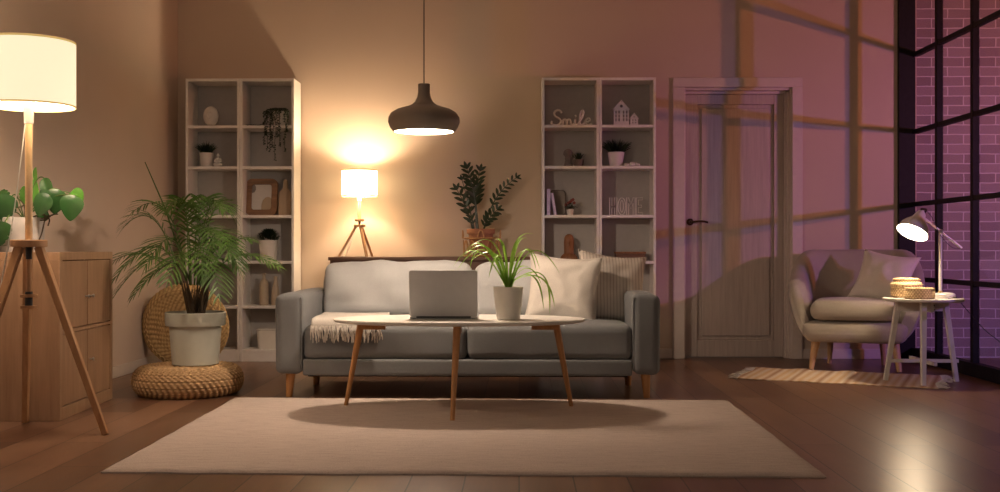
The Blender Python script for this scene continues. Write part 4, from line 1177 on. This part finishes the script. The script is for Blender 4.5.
MB().lathe([(.0155,hub+.01),(.0155,zsock)], n=20).build('pole', 'pole_wood', t)
MB().lathe([(.018,zsock-.003),(.020,zsock),(.021,zsock+.05),(.024,zsock+.055),(.024,zsock+.09),(.001,zsock+.09)], n=20).build('socket', 'white_metal', t)
z0, z1 = 1.425, 1.712
drum(t, .193, z0, z1, 'shade_big', 'gold_trim_glow', 64)
MB().ball((0,0,z0+.09), .032, .032, .042).build('bulb', 'bulb', t)
floor_pt = point('floor_lamp_light', (0,0,z0+.12), 62, (1,.77,.59), .045, t)
MB().tube(crom([(-.005,-.02,zsock+.01), (-.02,-.03,1.2), (-.045,-.05,.95), (-.09,-.08,.62), (-.14,-.10,.30), (-.18,-.12,.03), (-.24,-.10,.005)]), .0028, 6).build('power_cord', 'white_cord', t)

# ------------------------------------------------------------------ armchair
ac = Vector((2.275, 7.48, 0)); yaw = R(-18)
t = thing('armchair', 'beige upholstered tub armchair with wooden legs beside the window', 'armchair', ac, yaw)
# tub shell: rounded cross-section swept round a U
hw_, hd = .375, .33
def upath(u):      # u 0..1 from left front round the back to right front
    L1 = .42; arc = math.pi*.5*2*.30; tot = 2*L1+arc+2*(hw_-.30); s_ = u*tot
    if s_ < L1: return Vector((-hw_, -hd+s_*((hd*2-.30)/L1), 0)), Vector((-1,0,0))
    s_ -= L1
    q = arc/2
    if s_ < q: a = math.pi-(s_/q)*math.pi/2; return Vector((-hw_+.30+.30*math.cos(a), hd-.30+.30*math.sin(a), 0)), Vector((math.cos(a), math.sin(a), 0))
    s_ -= q
    m_ = 2*(hw_-.30)
    if s_ < m_: return Vector((-hw_+.30+s_, hd, 0)), Vector((0,1,0))
    s_ -= m_
    if s_ < q: a = math.pi/2-(s_/q)*math.pi/2; return Vector((hw_-.30+.30*math.cos(a), hd-.30+.30*math.sin(a), 0)), Vector((math.cos(a), math.sin(a), 0))
    s_ -= q
    return Vector((hw_, hd-.30-s_*((hd*2-.30)/L1), 0)), Vector((1,0,0))
nu, nvv = 72, 24
mb = MB()
def sm_(a, b, x): x = max(0, min(1, (x-a)/(b-a))); return x*x*(3-2*x)
for i in range(nu+1):
    u = i/nu; p, nrm = upath(u); e = min(u, 1-u)
    top = .60+.20*sm_(.20, .36, e)
    end = sm_(0, .06, e)               # front rounding of the arm
    th = .066*(.62+.38*end)
    top -= .05*(1-end)
    lean = .045+.07*sm_(.18,.36,e)
    base = .20
    for j in range(nvv):
        a = 2*math.pi*j/nvv; cx_, cz_ = math.cos(a), math.sin(a)
        hz = (top-base)/2
        zz2 = base+hz+hz*math.copysign(abs(cz_)**.45, cz_)
        off = th*math.copysign(abs(cx_)**.75, cx_)
        k = max(0.0, min(1.0, (zz2-base)/(top-base)))
        out = lean*(k**.9)-.075*(1-k)**3
        q = p+nrm*(off+out-.045)
        mb.v.append(Vector((q.x, q.y-.035*(1-end)*0+(-.03 if end < .01 else 0)*0, zz2)))
for i in range(nu):
    for j in range(nvv): mb.f.append((i*nvv+j, i*nvv+(j+1)%nvv, (i+1)*nvv+(j+1)%nvv, (i+1)*nvv+j))
mb.f.append(tuple(range(nvv))); mb.f.append(tuple(nu*nvv+j for j in reversed(range(nvv))))
mb.build('shell', 'chair_fab', t, angle=80)
# lower body with curved front
def body(q):
    k = (q.z+.075)/.15
    x = q.x*(.90+.10*k)
    return Vector((x, q.y-(.02*(1-(q.x/.36)**2) if q.y < 0 else 0), q.z))
MB().rbox(.350, .335, .070, .06, T(0, -.015, .262), 10, body).build('seat_base', 'chair_fab', t, angle=80)
def cush(q):
    k = max(0, 1-(q.x/.30)**2)*max(0, 1-(q.y/.3)**2)
    return Vector((q.x, q.y-.02*(1-(q.x/.3)**2)*(1 if q.y < 0 else 0), q.z+(.02*k if q.z > 0 else 0)))
cu = MB().rbox(.278, .285, .062, .055, T(0, -.085, .400), 10, cush).build('seat_cushion', 'chair_fab', t, angle=80)
pts = []
for i in range(41):
    a = math.pi+math.pi*i/40; pts.append((.275*math.copysign(abs(math.cos(a))**.5, math.cos(a)), -.08+.285*math.copysign(abs(math.sin(a))**.5, math.sin(a)), .372))
MB().tube(pts, .004, 6).build('piping', 'chair_fab', cu)
for sx in (-1, 1):
    MB().tube([(sx*.245, -.235, .205), (sx*.275, -.270, 0.008 if sx < 0 else .008)], [.029,.016], 14).build('leg', 'oak', t)
    MB().tube([(sx*.17, .20, .205), (sx*.18, .245, 0)], [.024,.014], 14).build('leg', 'oak', t)
pillow('throw_pillow', 'beige square cushion propped in the tub armchair', 'beige_fab', P(884, 277.5, 7.49), .385, .12, RM(-32, 30, 10))

# ------------------------------------------------------------------ striped runner
q0, q1, q2, q3 = gp(728, 378.5), gp(931, 388.5), gp(947, 377), gp(765, 368)
cc = (q0+q1+q2+q3)/4
ang = math.atan2((q1-q0).y, (q1-q0).x)
Lr = ((q1-q0).length+(q2-q3).length)/2; Wr = .68
t = thing('runner_rug', 'small striped cotton rug with fringed ends under the armchair', 'rug', (cc.x, cc.y, 0), ang)
def wave(x, y):
    k = sm_(.02, .22, min(x+Lr/2, Lr/2-x))
    return .0035+.0085*max(0, math.sin(x*21+y*3))*(1-sm_(-.1,.25,x))*sm_(-Wr/2+.0,-Wr/2+.12, y+.05)*.8*(.4+.6*k)+.001
def rn(top):
    def f(u, v):
        x = -Lr/2+Lr*u; y = -Wr/2+Wr*v; x2 = x+.012*math.sin(y*12); y2 = y+.008*math.sin(x*18)
        return (x2, y2, wave(x, y) if top else .0003)
    return f
mb = MB().grid(rn(1), 90, 30).grid(rn(0), 90, 30)
N_ = 91*31
bd = [i*31 for i in range(91)]+[90*31+j for j in range(1, 31)]+[i*31+30 for i in range(89, -1, -1)]+[j for j in range(29, 0, -1)]
for k in range(len(bd)): a, b_ = bd[k], bd[(k+1)%len(bd)]; mb.f.append((a, b_, b_+N_, a+N_))
mb.build('woven_cloth', 'runner', t)
for s_ in (-1, 1):
    mb = MB(); rnd = random.Random(20+s_)
    for i in range(46):
        y = -Wr/2+Wr*(i+.5)/46; x0 = s_*Lr/2+.012*math.sin(y*12); L = rnd.uniform(.04,.075)
        mb.tube(crom([(x0-s_*.005,y,.003), (x0+s_*L*.5, y+rnd.uniform(-.01,.01), .004+rnd.uniform(0,.006)), (x0+s_*L, y+rnd.uniform(-.02,.02), .003)], 3), .0022, 5)
    mb.build('fringe', 'throw', t)

# ------------------------------------------------------------------ side table
sY = 6.72; sX = PX(923, sY); TZ = .505
t = thing('side_table', 'small round cream side table with crossed stretchers beside armchair', 'table', (sX, sY, 0))
MB().lathe([(.001,TZ-.018),(.227,TZ-.018),(.234,TZ-.013),(.236,TZ-.006),(.234,TZ),(.001,TZ)], n=56).build('tabletop', 'table_white', t)
for (px_, yy) in [(923.5, 6.49), (885.5, 6.74), (956.5, 6.72), (923, 6.97)]:
    f_ = Vector((PX(px_, yy)-sX, yy-sY, .005 if yy > 6.73 and px_ < 900 else 0)); u_ = Vector((f_.x*.66, f_.y*.66, TZ-.018))
    MB().tube([u_, f_], [.0165,.0125], sq=True).build('leg', 'table_white', t, bevel=.002)
mb = MB().box(-.155,.155,-.010,.010,TZ-.078,TZ-.018).box(-.010,.010,-.155,-.0101,TZ-.078,TZ-.018).box(-.010,.010,.0101,.155,TZ-.078,TZ-.018)
mb.build('apron', 'table_white', t, bevel=.001)
zs = .125; k_ = 1-.34*zs/TZ
mb = MB().tube([(-.232*k_,.015,zs), (.232*k_,.0,zs)], .010, sq=True).tube([(0,-.22*k_,zs), (0,.23*k_,zs)], .0098, sq=True)
mb.build('stretcher', 'table_white', t)
mb = MB()
for z in (TZ-.035, TZ-.06): mb.lathe([(.004,0),(.004,.003),(.001,.003)], (.0, -.178+(TZ-z)*-.12, z), 8, Matrix.Rotation(R(90), 4, 'X'))
mb.build('screw', 'black_plastic', t)

# wicker boxes
def wbasket(name, label, c, prof, lid=None):
    t = thing(name, label, 'basket', c)
    def weave(prof, name2):
        nu = 120; L = []
        for (r0, z0), (r1, z1) in zip(prof, prof[1:]):
            n_ = max(2, int(math.hypot(r1-r0, z1-z0)/.0022))
            for i in range(n_): L.append((r0+(r1-r0)*i/n_, z0+(z1-z0)*i/n_))
        L.append(prof[-1]); mb = MB(); mb.a = []; s_ = 0
        for k, (r, z) in enumerate(L):
            i0, i1 = max(0, k-1), min(len(L)-1, k+1); dr, dz = L[i1][0]-L[i0][0], L[i1][1]-L[i0][1]; l = math.hypot(dr, dz) or 1
            nr, nz = dz/l, -dr/l
            if k: s_ += math.hypot(L[k][0]-L[k-1][0], L[k][1]-L[k-1][1])
            row = s_/.0115; fr = row % 1; ri = int(row)
            for j in range(nu):
                th = 2*math.pi*j/nu; h_ = math.sin(math.pi*fr)**.7*(.5+.5*math.sin(th*30+ri*math.pi))
                q = r+nr*h_*.003
                mb.v.append(Vector((q*math.cos(th), q*math.sin(th), max(0, z+nz*h_*.003)))); mb.a.append(h_)
        for k in range(len(L)-1):
            for j in range(nu): mb.f.append((k*nu+j, k*nu+(j+1)%nu, (k+1)*nu+(j+1)%nu, (k+1)*nu+j))
        mb.f.append(tuple(reversed(range(nu)))); mb.f.append(tuple((len(L)-1)*nu+j for j in range(nu)))
        mb.build(name2, 'wicker_pale', t)
    weave(prof, 'woven_body')
    if lid: weave(lid, 'lid')
wbasket('wicker_box', 'round lidded wicker box at back of the side table', (PX(906.5, 6.84), 6.84, TZ),
        [(.002,0),(.078,0),(.090,.012),(.092,.04),(.088,.062)], [(.002,.064),(.092,.064),(.094,.082),(.082,.094),(.076,.098),(.078,.112),(.070,.118),(.002,.119)])
wbasket('wicker_box', 'shallow round wicker tray box in front, beside the desk lamp base', (PX(919.5, 6.645), 6.645, TZ),
        [(.002,0),(.080,0),(.085,.008),(.085,.058),(.082,.064),(.076,.064),(.074,.056),(.002,.055)])

# desk lamp
lY = 6.74
base = Vector((PX(945, lY), lY, TZ))
t = thing('desk_lamp', 'white adjustable desk lamp switched on, standing on side table', 'lamp', base)
MB().lathe([(.001,0),(.058,0),(.061,.004),(.061,.022),(.056,.029),(.045,.033),(.001,.036)], n=40).build('base', 'white_metal', t)
pole_x = PX(940.5, lY)-base.x
jt = P(941, 231.5, lY)-base
MB().tube([(pole_x,0,.03), (pole_x,0,jt.z)], .0105, 14).build('pole', 'white_metal', t)
MB().lathe([(.012,0),(.012,.01),(.0115,.011)], (pole_x,0,.034), 16).build('collar', 'gold_trim', t)
e0, e1 = P(921.6, 216, lY-.02)-base, P(961.5, 248, lY+.02)-base
ar_ = MB().tube([e0, e1], .0068, 12).build('arm', 'steel', t)
MB().tube([e1.lerp(e0, .0), e1.lerp(e0, .22)], .0085, 12).build('counterweight', 'white_metal', ar_)
MB().ball((pole_x, -.004, jt.z), .015).tube([(pole_x,-.03,jt.z), (pole_x,.02,jt.z)], .007, 10).build('joint', 'steel', t)
cap = P(921.5, 212.5, lY-.02)-base; opn = P(912.3, 232.5, lY-.062)-base
ax_ = (opn-cap); Lh = ax_.length; rotq = Vector((0,0,1)).rotation_difference(ax_.normalized()).to_matrix().to_4x4()
Rh = .096
hp_ = [(.001,-.012),(.012,-.012),(.014,-.002),(.022,.0),(.030,.012),(.036,.035),(.045,.055),(.066,.078),(.084,.105),(.092,Lh-.01),(Rh,Lh)]
hi_ = [(r-.003, z+.002 if z < .1 else z) for r, z in reversed(hp_[4:])]
MB().lathe(hp_+hi_+[(.001,.010)], n=40, mat=rotq).xf(T(*cap)).build('lamp_head', 'white_metal', t)
hi2 = [(r-.004, z+.004 if z < .1 else z-.002) for r, z in hp_[5:]]
mb = MB(); nn_ = 40
for r, z in hi2:
    for j in range(nn_): a = 2*math.pi*j/nn_; mb.v.append(cap+rotq @ Vector((r*math.cos(a), r*math.sin(a), z)))
for i in range(len(hi2)-1):
    for j in range(nn_): mb.f.append((i*nn_+j, i*nn_+(j+1)%nn_, (i+1)*nn_+(j+1)%nn_, (i+1)*nn_+j))
mb.f.append(tuple(range(nn_)))
mb.build('reflector', 'glow_soft', t)
MB().ball(cap+ax_*.62, .026).build('bulb', 'bulb', t)
MB().tube(crom([cap+rotq @ Vector((.01,0,-.01)), cap+Vector((.0,0,.022)), cap+Vector((.03,0,.015)), e0]), .006, 8).build('swivel', 'bronze', t)
desk_pt = point('desk_light', cap+ax_*.60, 42, (1,.76,.50), .04, t)
f0 = Vector((pole_x+.05, .02, .03))
MB().tube(crom([f0, P(956, 297, 6.78)-base, P(966, 309, 6.74)-base, P(985, 330, 6.62)-base, P(1003, 346, 6.52)-base, Vector((2.83-base.x, 6.36-sY, .10-TZ)), Vector((2.82-base.x, 6.2-sY, .004-TZ))]), .0025, 6).build('power_cord', 'black_plastic', t)
MB().tube(crom([cap+Vector((.02,0,.02)), e0.lerp(e1,.2)+Vector((.01,-.01,.03)), e0.lerp(e1,.45)+Vector((0,-.015,-.03)), e0.lerp(e1,.75)+Vector((.0,-.01,-.045)), e1+Vector((0,0,.0))]), .002, 6).build('head_cord', 'black_plastic', t)

# ------------------------------------------------------------------ coloured lights beyond the window
def spot(name, loc, aim, e, c, size, blend, r):
    l = bpy.data.lights.new(name, 'SPOT'); l.energy = e; l.color = c; l.spot_size = R(size); l.spot_blend = blend; l.shadow_soft_size = r
    o = bpy.data.objects.new(name, l); COL.objects.link(o); o.location = loc
    o.rotation_euler = (Vector(aim)-Vector(loc)).to_track_quat('-Z', 'Y').to_euler(); return o
spot('red_spotlight', (5.24, 5.10, 1.50), (2.6, 8.08, 2.9), 225, (1,.26,.11), 100, 1, .02)
spot('blue_spotlight', (5.125, 5.045, 1.39), (3.0, 8.08, .85), 185, (.42,.24,1), 76, 1, .02)

l = bpy.data.lights.new('fill_light_behind_viewer', 'AREA'); l.shape = 'DISK'; l.size = 1.6; l.energy = 22; l.color = (1,.84,.70)  # unseen fill light, added to brighten the fronts of things
o = bpy.data.objects.new('fill_light_behind_viewer', l); COL.objects.link(o); o.location = (-.6, -1.6, 2.5)
o.rotation_euler = (Vector((-.6,5.5,.6))-o.location).to_track_quat('-Z', 'Y').to_euler()

# ------------------------------------------------------------------ world, camera, view
wd = bpy.data.worlds.new('world'); S.world = wd; wd.use_nodes = True
bg = wd.node_tree.nodes['Background']; bg.inputs[0].default_value = (1,.76,.60,1); bg.inputs[1].default_value = .072
cam = bpy.data.cameras.new('camera'); co = bpy.data.objects.new('camera', cam); COL.objects.link(co)
cam.sensor_width = 36; cam.lens = F/1000*36; cam.shift_y = .002; cam.clip_start = .05
co.location = (0, 0, CZ); co.rotation_euler = (R(90), 0, TH)
S.camera = co
S.view_settings.view_transform = 'Standard'
S.view_settings.look = 'None'
S.view_settings.exposure = 0.0
